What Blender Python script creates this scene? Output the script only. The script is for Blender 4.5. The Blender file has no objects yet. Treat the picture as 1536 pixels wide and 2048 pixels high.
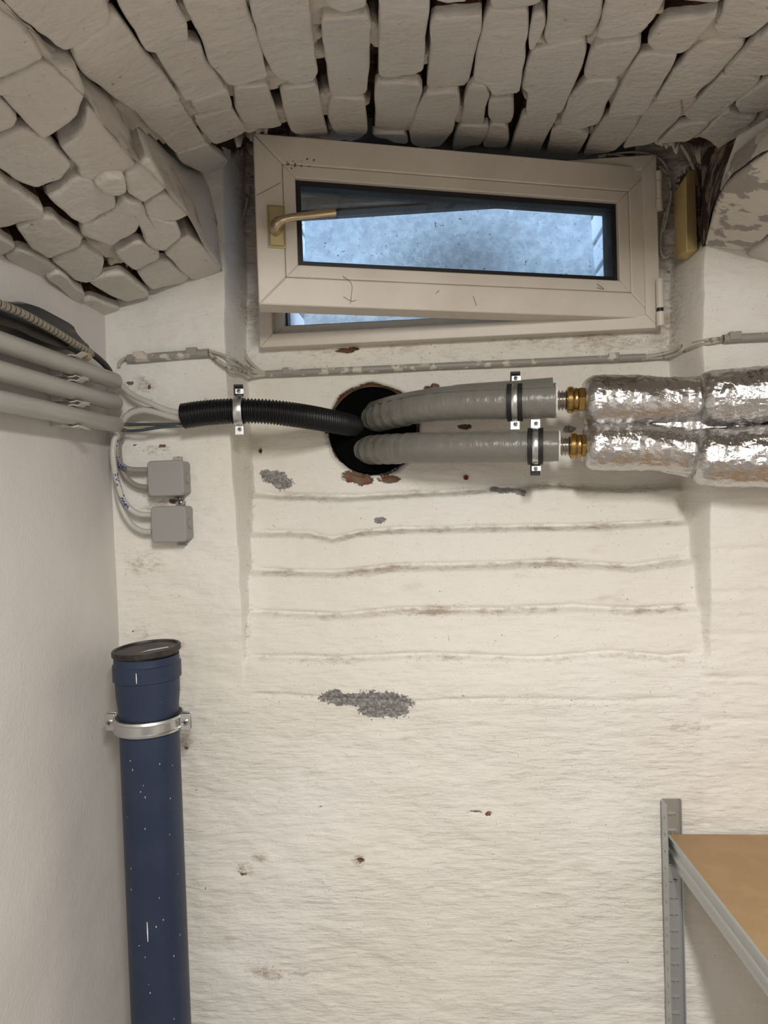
import bpy, bmesh, math, random
import numpy as np
from mathutils import Vector, Matrix

random.seed(7); RNG = np.random.RandomState(11)
SC = bpy.context.scene; COL = SC.collection
E = 1.60                       # eye height; most heights below are written relative to the eye
CAM = Vector((0, -1.45, E)); F = 1420.0
YAW, PITCH, ROLL = math.atan(118/F), math.atan(35/F), 0.032
# ------------------------------------------------------------------ camera, light, exposure
fw = Vector((-math.sin(YAW)*math.cos(PITCH), math.cos(YAW)*math.cos(PITCH), -math.sin(PITCH)))
r0 = fw.cross(Vector((0, 0, 1))).normalized(); u0 = r0.cross(fw).normalized()
RC = (r0*math.cos(ROLL) - u0*math.sin(ROLL)); UC = (u0*math.cos(ROLL) + r0*math.sin(ROLL))
cd = bpy.data.cameras.new('camera'); cam = bpy.data.objects.new('camera', cd); COL.objects.link(cam)
M = Matrix((RC, UC, -fw)).transposed().to_4x4(); M.translation = CAM; cam.matrix_world = M
cd.sensor_fit = 'VERTICAL'; cd.sensor_height = 36; cd.lens = 36*F/2048; cd.clip_start = .02
SC.camera = cam

SC.view_settings.view_transform = 'Standard'; SC.view_settings.look = 'None'
SC.view_settings.gamma = 1; SC.view_settings.use_curve_mapping = False
SC.view_settings.exposure = 0.06

w = bpy.data.worlds.new('sky'); SC.world = w; w.use_nodes = True
bg = w.node_tree.nodes['Background']; bg.inputs[0].default_value = (.64, .80, 1.0, 1); bg.inputs[1].default_value = 37

def area(name, loc, sx, sy, power, col, target):
    l = bpy.data.lights.new(name, 'AREA'); l.shape = 'RECTANGLE'; l.size = sx; l.size_y = sy
    l.energy = power; l.color = col
    o = bpy.data.objects.new(name, l); COL.objects.link(o); o.location = loc
    o.rotation_euler = (Vector(target)-Vector(loc)).to_track_quat('-Z', 'Y').to_euler()
    return o
area('tube_lamp', (.20, -1.75, E+.56), .10, .55, 35.0, (1, .975, .93), (.20, -1.55, E-.6))
area('tube_lamp_rear', (-.10, -3.1, E+.56), .12, 1.0, 9.0, (1, .975, .93), (-.1, -2.6, E-.6))

# ------------------------------------------------------------------ pixel <-> world
def ray(px, py):
    return (RC*((px-768)/F) + UC*(-(py-1024)/F) + fw)
def P(px, py, Y):
    d = ray(px, py); return CAM + d*((Y-CAM.y)/d.y)
def PX(px, py, X):
    d = ray(px, py); return CAM + d*((X-CAM.x)/d.x)
def proj(X, Y, Zr):
    X = np.asarray(X, float); dx = X-CAM.x; dy = np.asarray(Y, float)-CAM.y; dz = np.asarray(Zr, float)
    a = dx*RC.x+dy*RC.y+dz*RC.z; b = dx*UC.x+dy*UC.y+dz*UC.z; c = dx*fw.x+dy*fw.y+dz*fw.z
    return 768+F*a/c, 1024-F*b/c
def S1(X, Y):
    Yc = Y; Xs = X + .134*Yc; u = Xs-.05
    return .725 - .05*Xs - .12*u*u - .7*u**4 + .236*Yc
def S2(X, Y): return .397+.30*(X+.692)
def S3(X, Y): return .468-.347*(X-.526)
def hit(px, py, S, off=0.0):
    d = ray(px, py); lo = .25; prev = None
    t = .25
    def g(t):
        p = CAM+d*t; return (p.z-E)-(S(p.x, p.y)+off)
    while t < 2.6:
        if g(t) > 0:
            a, b = t-.01, t
            for _ in range(24):
                m = (a+b)/2
                if g(m) > 0: b = m
                else: a = m
            return CAM+d*a
        t += .01
    return CAM+d*1.5

# ------------------------------------------------------------------ noise (numpy)
_LAT = RNG.rand(257, 257); _LAT[256, :] = _LAT[0, :]; _LAT[:, 256] = _LAT[:, 0]
def vnoise(x, y):
    xi = np.floor(x).astype(int); yi = np.floor(y).astype(int); fx = x-xi; fy = y-yi
    fx = fx*fx*(3-2*fx); fy = fy*fy*(3-2*fy); xi %= 256; yi %= 256
    a = _LAT[xi, yi]; b = _LAT[xi+1, yi]; c = _LAT[xi, yi+1]; d = _LAT[xi+1, yi+1]
    return (a*(1-fx)+b*fx)*(1-fy)+(c*(1-fx)+d*fx)*fy
def fbm(x, y, o=4):
    s = 0; a = .5
    for k in range(o):
        s = s + a*(vnoise(x*2**k+17.3*k, y*2**k+5.1*k)-.5); a *= .5
    return s
def sst(a, b, x):
    t = np.clip((x-a)/(b-a), 0, 1); return t*t*(3-2*t)

# ------------------------------------------------------------------ materials
def mat(name, base=(.8, .8, .8), rough=.5, metal=0, spec=.5, bumps=(), var=None, speck=None, coat=0, trans=0, alpha=1, build=None):
    """bumps: list of (scale_xyz, detail, strength, distance) stacked; var: (colour2, scale, lo, hi); speck: (colour, scale, threshold)"""
    m = bpy.data.materials.new(name); m.use_nodes = True; n = m.node_tree.nodes; L = m.node_tree.links
    b = n['Principled BSDF']; b.inputs['Base Color'].default_value = (*base, 1); b.inputs['Roughness'].default_value = rough
    b.inputs['Metallic'].default_value = metal; b.inputs['Specular IOR Level'].default_value = spec
    b.inputs['Coat Weight'].default_value = coat; b.inputs['Transmission Weight'].default_value = trans
    g = n.new('ShaderNodeNewGeometry')
    def noise(sc, det, ro=.55, typ='noise'):
        mp = n.new('ShaderNodeVectorMath'); mp.operation = 'MULTIPLY'; L.new(g.outputs['Position'], mp.inputs[0]); mp.inputs[1].default_value = sc if hasattr(sc, '__len__') else (sc,)*3
        if typ == 'vor':
            t = n.new('ShaderNodeTexVoronoi'); t.inputs['Scale'].default_value = 1; L.new(mp.outputs[0], t.inputs['Vector']); return t.outputs['Distance']
        t = n.new('ShaderNodeTexNoise'); t.inputs['Scale'].default_value = 1; t.inputs['Detail'].default_value = det; t.inputs['Roughness'].default_value = ro
        L.new(mp.outputs[0], t.inputs['Vector']); return t.outputs['Fac']
    def ramp(src, lo, hi):
        r = n.new('ShaderNodeMapRange'); r.interpolation_type = 'SMOOTHSTEP'; L.new(src, r.inputs['Value']); r.inputs['From Min'].default_value = lo; r.inputs['From Max'].default_value = hi; return r.outputs[0]
    def mix(f, c1, c2):
        x = n.new('ShaderNodeMix'); x.data_type = 'RGBA'
        if isinstance(f, float): x.inputs[0].default_value = f
        else: L.new(f, x.inputs[0])
        for i, c in ((6, c1), (7, c2)):
            if isinstance(c, tuple): x.inputs[i].default_value = (*c, 1)
            else: L.new(c, x.inputs[i])
        return x.outputs[2]
    def math_(op, a, c):
        x = n.new('ShaderNodeMath'); x.operation = op
        for i, v in ((0, a), (1, c)):
            if isinstance(v, (int, float)): x.inputs[i].default_value = v
            else: L.new(v, x.inputs[i])
        return x.outputs[0]
    def attr(nm, k):
        a = n.new('ShaderNodeAttribute'); a.attribute_name = nm; s = n.new('ShaderNodeSeparateColor'); L.new(a.outputs['Color'], s.inputs[0]); return s.outputs[k]
    col = None
    if var:
        col = mix(ramp(noise(var[1], 4), var[2], var[3]), base, var[0])
    if speck:
        col = mix(ramp(noise(speck[1], 2), speck[2], speck[2]+.04), col if col is not None else base, speck[0])
    T = dict(n=n, L=L, b=b, noise=noise, ramp=ramp, mix=mix, math=math_, attr=attr, base=base, g=g)
    if build: col = build(T, col) or col
    if col is not None: L.new(col, b.inputs['Base Color'])
    prev = T.get('normal')
    for (sc, det, st, dist) in bumps:
        typ = 'noise'
        if isinstance(det, str): typ = det; det = 0
        bp = n.new('ShaderNodeBump'); bp.inputs['Strength'].default_value = st; bp.inputs['Distance'].default_value = dist
        L.new(noise(sc, det, typ=typ), bp.inputs['Height'])
        if prev is not None: L.new(prev, bp.inputs['Normal'])
        prev = bp.outputs[0]
    if prev is not None: L.new(prev, b.inputs['Normal'])
    m.diffuse_color = (*base, 1)
    return m

def wall_build(T, col):
    mx, nz, rp, at, ma = T['mix'], T['noise'], T['ramp'], T['attr'], T['math']
    c = mx(rp(nz(2.2, 3), .35, .7), (.765, .73, .655), (.80, .775, .735))
    c = mx(rp(nz((9, 9, 26), 5), .60, .80), c, (.66, .60, .53))
    # grime attribute (dust lying in joints; also darkens reveal corners)
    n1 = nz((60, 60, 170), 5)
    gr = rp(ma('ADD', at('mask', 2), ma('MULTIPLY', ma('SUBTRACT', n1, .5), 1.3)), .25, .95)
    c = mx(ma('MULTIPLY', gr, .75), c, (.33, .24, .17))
    # dark pin specks, denser where grime is
    n2 = nz(330, 2)
    sp = rp(ma('ADD', n2, ma('MULTIPLY', at('mask', 2), .12)), .70, .745)
    c = mx(ma('MULTIPLY', sp, .8), c, (.12, .08, .06))
    n3 = ma('ADD', ma('MULTIPLY', nz(45, 5, .65), .55), ma('MULTIPLY', nz(190, 4, .7), .45))
    g2 = rp(ma('ADD', at('mask', 0), ma('MULTIPLY', ma('SUBTRACT', n3, .5), 3.2)), .46, .56)
    grey = mx(rp(nz(130, 6, .8), .42, .62), (.14, .135, .13), (.36, .345, .33))
    c = mx(g2, c, grey)
    b2 = rp(ma('ADD', at('mask', 1), ma('MULTIPLY', ma('SUBTRACT', n3, .5), 2.4)), .46, .58)
    br = mx(rp(nz(70, 5), .4, .6), (.17, .07, .035), (.17, .12, .08))
    c = mx(b2, c, br)
    # raised paint edge
    bp = T['n'].new('ShaderNodeBump'); bp.inputs['Strength'].default_value = .9; bp.inputs['Distance'].default_value = .0015; bp.invert = True
    T['L'].new(ma('MAXIMUM', g2, b2), bp.inputs['Height']); 
    b3 = T['n'].new('ShaderNodeBump'); b3.inputs['Distance'].default_value = .008
    T['L'].new(at('mask2', 0), b3.inputs['Strength']); T['L'].new(nz((17, 17, 88), 6, .62), b3.inputs['Height']); T['L'].new(bp.outputs[0], b3.inputs['Normal'])
    T['normal'] = b3.outputs[0]
    return c
M_WALL = mat('painted_masonry', (.76, .71, .63), .62, spec=.35, bumps=[((14, 14, 22), 4, .30, .010), (48, 4, .30, .004), (170, 3, .22, .002)], build=wall_build)
M_LEFT = mat('smooth_wall_paint', (.66, .63, .605), .55, spec=.4, var=((.60, .575, .55), 3, .35, .7), bumps=[(6, 3, .3, .012), (160, 3, .42, .0020)])
def brick_build(T, col):
    mx, nz, rp, ma = T['mix'], T['noise'], T['ramp'], T['math']
    c = mx(rp(nz(6, 3), .3, .7), (.555, .515, .465), (.625, .585, .535))
    c = mx(ma('MULTIPLY', rp(nz(60, 6, .72), .635, .70), .8), c, (.12, .08, .06))
    return c
M_BRICK = mat('whitewashed_brick', (.66, .61, .545), .40, spec=.5, bumps=[(16, 3, .30, .012), (65, 6, .70, .0050)], build=brick_build)
def mortar_build(T, col):
    mx, nz, rp, at = T['mix'], T['noise'], T['ramp'], T['attr']
    c = mx(rp(at('mask', 0), .35, .47), (.60, .545, .48), (.05, .03, .022))
    c = mx(rp(nz(50, 5), .58, .66), c, mx(rp(at('mask', 0), .35, .47), (.5, .45, .4), (.20, .085, .05)))
    return c
M_MORTAR = mat('old_mortar', (.5, .45, .4), .8, spec=.2, bumps=[(60, 6, .7, .01)], build=mortar_build)
M_SIDE = mat('dusty_limewash', (.56, .52, .47), .6, spec=.35, bumps=[(18, 4, .4, .008), (120, 4, .25, .003)], build=lambda T, c: T['mix'](T['ramp'](T['noise']((9,9,14), 6), .55, .68), (.60, .555, .50), (.30, .26, .225)))
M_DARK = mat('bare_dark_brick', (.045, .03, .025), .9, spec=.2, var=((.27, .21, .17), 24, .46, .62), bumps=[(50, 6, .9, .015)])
M_PVC = mat('aged_window_pvc', (.68, .62, .54), .42, spec=.45, var=((.60, .53, .45), 5, .35, .75), speck=((.10, .07, .05), 210, .755), bumps=[((8, 8, 8), 2, .05, .004)])
M_SEAM = mat('dark_seam', (.07, .055, .045), .8)
M_GASKET = mat('black_gasket', (.006, .006, .007), .5)
M_HANDLE = mat('champagne_metal', (.56, .46, .31), .27, metal=1, bumps=[(300, 2, .05, .001)])
M_PLATE = mat('brassy_plate', (.46, .38, .21), .38, metal=.6)
M_YEL = mat('yellowed_foam', (.42, .31, .125), .75, var=((.50, .38, .17), 12, .4, .6), speck=((.1, .07, .04), 160, .74), bumps=[(60, 4, .3, .003)])
M_GALV = mat('galvanised_sheet', (.48, .51, .54), .50, metal=.2, var=((.66, .69, .71), 45, .35, .68), speck=((.10, .11, .12), 95, .685), bumps=[(8, 3, .2, .01), (120, 3, .3, .003)])
M_WSLAT = mat('white_plastic_slat', (.80, .84, .88), .5, speck=((.1, .1, .1), 120, .73))
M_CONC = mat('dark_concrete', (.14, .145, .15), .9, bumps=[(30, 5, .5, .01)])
M_GPIPE = mat('grey_conduit_plastic', (.47, .455, .425), .36, spec=.5, var=((.43, .415, .385), 9, .4, .7))
M_GCLIP = mat('pale_clip_plastic', (.56, .54, .49), .4)
M_CABLE = mat('grey_cable_sheath', (.50, .485, .45), .38)
M_CABLED = mat('darker_cable_sheath', (.27, .25, .215), .42)
M_CBLK = mat('slate_core_wire', (.055, .065, .075), .4)
M_CYEL = mat('pale_core_wire', (.42, .37, .22), .4)
M_BOX = mat('grey_box_plastic', (.30, .287, .275), .48, bumps=[(400, 2, .05, .001)])
M_BLACK = mat('black_ribbed_plastic', (.005, .005, .006), .38, spec=.35)
M_RUBBER = mat('black_rubber', (.010, .010, .011), .55)
M_SLEEVE = mat('black_sleeve', (.002, .002, .002), .9, spec=.05)
M_ZINC = mat('zinc_plated_steel', (.62, .63, .63), .30, metal=1, bumps=[(120, 3, .12, .002)])
M_STEEL = mat('bright_steel', (.55, .53, .50), .22, metal=1)
M_BRASS = mat('brass', (.42, .275, .10), .24, metal=1, bumps=[(90, 2, .1, .002)])
M_WRAP = mat('grey_vinyl_wrap', (.180, .175, .152), .34, spec=.5, bumps=[((60, 22, 22), 4, .45, .006), (9, 2, .3, .01)])
M_WHITEFOAM = mat('white_foam_edge', (.72, .70, .66), .7)
M_FOIL = mat('crinkled_foil', (.60, .59, .585), .12, metal=1, bumps=[(45, 'vor', .20, .010), ((80, 110, 110), 5, .50, .0055)])
M_BLUE = mat('blue_drain_plastic', (.017, .029, .062), .46, spec=.4, var=((.021, .034, .067), 14, .4, .6), speck=((.55, .57, .6), 95, .775), bumps=[(40, 2, .05, .002)])
M_CAP = mat('dusty_black_cap', (.009, .008, .007), .5, var=((.055, .046, .038), 30, .4, .65))
M_WPAINT = mat('white_paint_mark', (.75, .74, .70), .6)
M_SHELF = mat('chipboard_shelf', (.36, .235, .125), .62, spec=.3, var=((.39, .26, .14), 20, .4, .6), bumps=[(300, 3, .15, .001)])
M_SEDGE = mat('board_edge', (.14, .10, .06), .8)
M_SZINC = mat('galvanised_shelf_steel', (.46, .475, .475), .36, metal=.75, bumps=[((2, 2, 40), 2, .08, .002)])
M_INK = mat('blue_ink', (.01, .03, .20), .5)
M_RIB = mat('beige_ribbed_sleeve', (.27, .235, .175), .30)
M_SHINY = mat('glossy_black_cover', (.013, .012, .012), .35, speck=((.35, .30, .24), 22, .70))
M_REDPLUG = mat('red_wall_plug', (.16, .02, .015), .6)
M_OLDPIPE = mat('old_grey_conduit', (.31, .285, .25), .5, var=((.58, .53, .46), 38, .54, .58))
M_OLDCABLE = mat('painted_old_cable', (.46, .42, .36), .55, var=((.20, .16, .12), 60, .55, .62))
M_HAIR = mat('dust_strand', (.10, .065, .045), .9)
M_FLOOR = mat('grey_floor', (.34, .32, .30), .7, bumps=[(30, 3, .2, .003)])
def glass_mat():
    m = bpy.data.materials.new('dusty_glass'); m.use_nodes = True; n = m.node_tree.nodes; L = m.node_tree.links
    n.remove(n['Principled BSDF']); o = n['Material Output']
    t = n.new('ShaderNodeBsdfTransparent'); t.inputs[0].default_value = (.90, .93, .95, 1)
    g = n.new('ShaderNodeBsdfGlossy'); g.inputs['Roughness'].default_value = .02
    d = n.new('ShaderNodeBsdfDiffuse'); d.inputs[0].default_value = (.5, .48, .45, 1)
    fr = n.new('ShaderNodeFresnel'); fr.inputs[0].default_value = 1.45
    m1 = n.new('ShaderNodeMixShader'); L.new(fr.outputs[0], m1.inputs[0]); L.new(t.outputs[0], m1.inputs[1]); L.new(g.outputs[0], m1.inputs[2])
    nz = n.new('ShaderNodeTexNoise'); nz.inputs['Scale'].default_value = 140; ge = n.new('ShaderNodeNewGeometry'); L.new(ge.outputs['Position'], nz.inputs['Vector'])
    mr = n.new('ShaderNodeMapRange'); mr.inputs['From Min'].default_value = .70; mr.inputs['From Max'].default_value = .76; mr.inputs['To Min'].default_value = .03; mr.inputs['To Max'].default_value = .45; L.new(nz.outputs['Fac'], mr.inputs['Value'])
    m2 = n.new('ShaderNodeMixShader'); L.new(mr.outputs[0], m2.inputs[0]); L.new(m1.outputs[0], m2.inputs[1]); L.new(d.outputs[0], m2.inputs[2])
    L.new(m2.outputs[0], o.inputs['Surface']); return m
M_GLASS = glass_mat()

# ------------------------------------------------------------------ object helpers
WL = {}
def link(name, me, parent=None, loc=(0, 0, 0)):
    o = bpy.data.objects.new(name, me); COL.objects.link(o); loc = Vector(loc)
    pw = WL[parent.name] if parent else Vector((0, 0, 0))
    if parent: o.parent = parent
    o.location = loc-pw; WL[o.name] = loc
    return o
def tag(o, label=None, cat=None, group=None, kind=None):
    if label: o['label'] = label
    if cat: o['category'] = cat
    if group: o['group'] = group
    if kind: o['kind'] = kind
    return o
def root(name, loc, label=None, cat=None, group=None, kind=None):
    return tag(link(name, None, None, loc), label, cat, group, kind)
class MB:
    def __init__(s): s.v = []; s.f = []
    def add(s, v, f):
        k = len(s.v); s.v += [Vector(p) for p in v]; s.f += [tuple(i+k for i in q) for q in f]; return s
    def box(s, lo, hi, M=None):
        x0, y0, z0 = lo; x1, y1, z1 = hi
        v = [Vector(p) for p in ((x0,y0,z0),(x1,y0,z0),(x1,y1,z0),(x0,y1,z0),(x0,y0,z1),(x1,y0,z1),(x1,y1,z1),(x0,y1,z1))]
        if M is not None: v = [M @ p for p in v]
        return s.add(v, [(0,3,2,1),(4,5,6,7),(0,1,5,4),(1,2,6,5),(2,3,7,6),(3,0,4,7)])
    def lathe(s, c, ax, prof, seg=40, sx=None, a0=0, a1=2*math.pi, closed=False):
        c = Vector(c); ax = Vector(ax).normalized(); t = Vector((0, 0, 1)) if abs(ax.z) < .9 else Vector((1, 0, 0))
        e1 = ax.cross(t).normalized(); e2 = ax.cross(e1).normalized(); v = []; f = []
        full = abs(a1-a0-2*math.pi) < 1e-6; n = seg if full else seg+1
        for (a, r) in prof:
            for k in range(n):
                th = a0+(a1-a0)*k/seg
                v.append(c+ax*a+(e1*math.cos(th)+e2*math.sin(th))*r)
        m = len(prof)
        for i in range(m if closed else m-1):
            j = (i+1) % m
            for k in range(seg):
                k2 = (k+1) % n
                f.append((i*n+k, i*n+k2, j*n+k2, j*n+k))
        if not closed and full:
            for i, rev in ((0, False), (m-1, True)):
                if prof[i][1] > 1e-5:
                    q = [i*n+k for k in range(n)]; f.append(tuple(q if rev else q[::-1]))
        return s.add(v, f)
    def tube(s, pts, rad, seg=16, cap=True, squash=None, noise=0):
        pts = [Vector(p) for p in pts]; n = len(pts); v = []; f = []
        T = [(pts[min(i+1, n-1)]-pts[max(i-1, 0)]).normalized() for i in range(n)]
        up = Vector((0, 0, 1)) if abs(T[0].z) < .9 else Vector((0, 1, 0)); e1 = (up-T[0]*up.dot(T[0])).normalized()
        for i in range(n):
            e1 = (e1-T[i]*e1.dot(T[i])).normalized(); e2 = T[i].cross(e1)
            r = rad[i] if hasattr(rad, '__len__') else rad
            for k in range(seg):
                th = 2*math.pi*k/seg; rr = r
                if noise: rr += noise*(float(fbm(np.array(i*.35), np.array(6*math.cos(th)+20+i*.05), 3))+.6*float(fbm(np.array(i*.9+40), np.array(k*.8), 2)))
                a, b = math.cos(th)*rr, math.sin(th)*rr
                if squash: a *= squash[0]; b *= squash[1]
                v.append(pts[i]+e1*a+e2*b)
        for i in range(n-1):
            for k in range(seg): f.append((i*seg+k, i*seg+(k+1) % seg, (i+1)*seg+(k+1) % seg, (i+1)*seg+k))
        if cap: f.append(tuple(range(seg))[::-1]); f.append(tuple((n-1)*seg+k for k in range(seg)))
        return s.add(v, f)
    def build(s, name, m, parent=None, smooth=True, bevel=0, origin=None, ang=40, seg=2):
        v = np.array([tuple(p) for p in s.v])
        if origin is None:
            lo, hi = v.min(0), v.max(0); origin = ((lo[0]+hi[0])/2, (lo[1]+hi[1])/2, lo[2])
        origin = Vector(origin)
        me = bpy.data.meshes.new(name); me.from_pydata([tuple(p-origin) for p in s.v], [], s.f)
        bm = bmesh.new(); bm.from_mesh(me); bmesh.ops.recalc_face_normals(bm, faces=bm.faces); bm.to_mesh(me); bm.free()
        me.materials.append(m)
        if smooth:
            me.polygons.foreach_set('use_smooth', [True]*len(me.polygons))
            try: me.set_sharp_from_angle(angle=math.radians(ang))
            except Exception: pass
        o = link(name, me, parent, origin)
        if bevel:
            b = o.modifiers.new('bevel', 'BEVEL'); b.width = bevel; b.segments = seg; b.limit_method = 'ANGLE'
        return o
def box(name, lo, hi, m, parent=None, bevel=0, M=None, **k): return MB().box(lo, hi, M).build(name, m, parent, bevel=bevel, **k)
def smooth_path(pts, n=10):
    pts = [Vector(p) for p in pts]; out = []
    q = [pts[0]*2-pts[1]]+pts+[pts[-1]*2-pts[-2]]
    for i in range(1, len(q)-2):
        for k in range(n):
            t = k/n; p0, p1, p2, p3 = q[i-1:i+3]
            out.append(.5*((2*p1)+(p2-p0)*t+(2*p0-5*p1+4*p2-p3)*t*t+(3*p1-p0-3*p2+p3)*t**3))
    out.append(pts[-1]); return out
def resample(path, step):
    L = [0]
    for a, b in zip(path, path[1:]): L.append(L[-1]+(b-a).length)
    n = max(2, int(L[-1]/step)); out = []; j = 0
    for k in range(n+1):
        s = L[-1]*k/n
        while j < len(L)-2 and L[j+1] < s: j += 1
        t = (s-L[j])/max(1e-9, L[j+1]-L[j]); out.append(path[j].lerp(path[j+1], min(1, t)))
    return out, L[-1]/n
def frameM(c, ex, ey, ez):
    M = Matrix((Vector(ex).normalized(), Vector(ey).normalized(), Vector(ez).normalized())).transposed().to_4x4(); M.translation = Vector(c); return M
def grid_mesh(name, V, mask_keep, m, attrs, parent=None, kind='structure'):
    ny, nx = V.shape[:2]; idx = np.arange(ny*nx).reshape(ny, nx)
    q = np.stack([idx[:-1, :-1], idx[:-1, 1:], idx[1:, 1:], idx[1:, :-1]], -1).reshape(-1, 4)
    if mask_keep is not None: q = q[mask_keep.reshape(-1)]
    me = bpy.data.meshes.new(name); me.vertices.add(ny*nx); me.vertices.foreach_set('co', V.reshape(-1).astype(np.float32))
    me.loops.add(len(q)*4); me.loops.foreach_set('vertex_index', q.reshape(-1).astype(np.int32))
    me.polygons.add(len(q)); me.polygons.foreach_set('loop_start', (np.arange(len(q))*4).astype(np.int32))
    me.update(calc_edges=True); me.polygons.foreach_set('use_smooth', [True]*len(q)); me.materials.append(m)
    for nm, arr in attrs.items():
        a = me.attributes.new(nm, 'FLOAT_COLOR', 'POINT'); c = np.ones((ny*nx, 4), np.float32); c[:, :3] = arr.reshape(-1, 3); a.data.foreach_set('color', c.reshape(-1))
    o = link(name, me, parent)
    if kind: o['kind'] = kind
    return o

# ================================================================== STRUCTURE
XL = -.692; XR = 1.0
# ---- back wall: a sculpted height field (piers, niche with stepped courses, chips)
xs = np.unique(np.round(np.concatenate([[XL-.05, XL-.02], np.arange(XL, .70, .0034), np.arange(-.475, -.40, .0012), np.arange(.49, .57, .0014), np.linspace(.70, XR, 30)]), 5))
zs = np.concatenate([np.linspace(-E, -1.12, 30)[:-1], np.arange(-1.12, .80, .0034), np.linspace(.80, 1.1, 8)])
X, Z = np.meshgrid(xs, zs)
p0x, p0y = proj(X, 0*X, Z); pnx, pny = proj(X, 0*X+.12, Z)
xl = np.interp(p0y, [400, 545, 880, 1100, 1350, 1400], [445, 446, 456, 475, 484, 484]) + 10*fbm(Z*9, Z*0+3, 3)
xr = np.interp(p0y, [300, 390, 460, 495, 700, 1000, 1300, 1360], [1480, 1455, 1432, 1414, 1408, 1423, 1424, 1414]) + 8*fbm(Z*9, Z*0+9, 3)
J = [([500, 560, 700, 900, 1100, 1250, 1340], [984, 990, 992, 982, 968, 976, 970]),
     ([500, 620, 668, 720, 800, 1000, 1200, 1370], [1062, 1063, 1075, 1062, 1055, 1052, 1048, 1038]),
     ([500, 680, 800, 900, 1100, 1250, 1380], [1133, 1138, 1125, 1124, 1117, 1126, 1108]),
     ([495, 690, 800, 1000, 1130, 1250, 1390], [1208, 1216, 1205, 1205, 1199, 1206, 1195]),
     ([490, 700, 850, 1060, 1200, 1300, 1400], [1290, 1293, 1285, 1293, 1282, 1290, 1281]),
     ([485, 800, 1000, 1200, 1400], [1356, 1371, 1366, 1371, 1362])]
DJ = [.142, .100, .068, .036, .014, .0]
jl = [np.interp(pnx, a, b) for a, b in J]
dn = np.full_like(X, .142); groove = np.zeros_like(X); dirt = np.zeros_like(X)
lump = fbm(X*14, Z*14, 4)
for k in range(6):
    top = jl[k]; bot = jl[k+1] if k < 5 else top+60
    f = np.clip((pny-top)/(bot-top), 0, 1)
    if k < 5:
        inside = (pny >= top) & (pny < bot)
        dn = np.where(inside, DJ[k]+(DJ[k+1]-DJ[k])*(.66*sst(0, .16, f)+.34*f), dn)
    else: dn = np.where(pny >= top, 0, dn)
    wj = 6+5*fbm(pnx/60, pny*0+k*7., 3)
    s = [.9, 1, .9, .9, .8, .55][k]
    groove += s*.0085*np.exp(-((pny-top)/(wj*.6))**2)
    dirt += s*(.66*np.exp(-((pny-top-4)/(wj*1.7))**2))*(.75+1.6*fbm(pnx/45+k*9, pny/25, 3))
    if k < 5:   # shallow vertical joints, barely showing
        pass
nm = sst(0, 1, (p0x-xl)/9)*sst(0, 1, (xr-p0x)/np.interp(p0y, [700, 1000, 1200, 1400], [26, 20, 22, 8]))
inn = sst(xl+6, xl+45, p0x)*sst(xr-15, xr-60, p0x)
D = nm*(dn+groove*inn) 
relief = .012*fbm(X*5, Z*5, 3)+.0085*fbm(X*13, Z*22, 4)+.0030*fbm(X*34+5, Z*130, 4)
pier_j = np.zeros_like(X)
for zz in (.05, -.04, -.13, -.215, -.30, -.385, -.47): pier_j += .003*np.exp(-((Z-zz-.01*fbm(X*6, Z*0, 2))/.006)**2)*(X > .50)
D = D + relief*sst(0, .02, X-XL) + pier_j*.7
# uneven darker bands along the inner edges of the reveals
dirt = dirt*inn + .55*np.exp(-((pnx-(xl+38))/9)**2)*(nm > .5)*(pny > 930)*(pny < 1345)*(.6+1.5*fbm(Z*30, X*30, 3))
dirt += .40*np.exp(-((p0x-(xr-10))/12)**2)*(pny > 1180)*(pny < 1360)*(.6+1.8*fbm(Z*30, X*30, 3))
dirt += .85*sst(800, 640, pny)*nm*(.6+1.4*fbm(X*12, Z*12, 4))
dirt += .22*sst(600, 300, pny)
G = np.zeros_like(X); B = np.zeros_like(X)
def patch(A, cx, cy, rx, ry, amp=1.0, inner=True, rot=0):
    ux, uy = (pnx, pny) if inner else (p0x, p0y)
    dx, dy = ux-cx, uy-cy; c, s = math.cos(rot), math.sin(rot)
    r = np.sqrt(((dx*c+dy*s)/rx)**2+((-dx*s+dy*c)/ry)**2)
    np.maximum(A, amp*np.clip(1.5-r, 0, 1), out=A)
for a in [(545, 955, 26, 15), (560, 966, 20, 13), (528, 948, 15, 9), (760, 1040, 12, 6), (1143, 858, 14, 7), (1015, 981, 30, 5), (1040, 985, 12, 6), (990, 979, 12, 5)]: patch(G, *a)
for a in [(700, 1398, 55, 13), (755, 1400, 62, 17), (790, 1412, 32, 24), (665, 1393, 28, 12), (745, 1420, 30, 16)]: patch(G, *a, inner=False)
for a in [(930, 851, 15, 6), (855, 776, 11, 7), (868, 771, 9, 5), (688, 697, 20, 5), (705, 693, 12, 4), (515, 900, 4, 6), (870, 770, 10, 6)]: patch(B, *a, amp=.85)
for a in [(373, 1496, 5, 6), (345, 1002, 10, 6), (266, 1262, 3, 3), (270, 890, 5, 3), (325, 892, 10, 4), (262, 766, 10, 6), (978, 1628, 9, 5), (720, 1720, 9, 6), (487, 1747, 9, 4), (412, 1775, 3, 3), (640, 1612, 7, 1.5), (950, 1625, 18, 1.2), (300, 775, 5, 5)]: patch(B, *a, amp=.72, inner=False)
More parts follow.
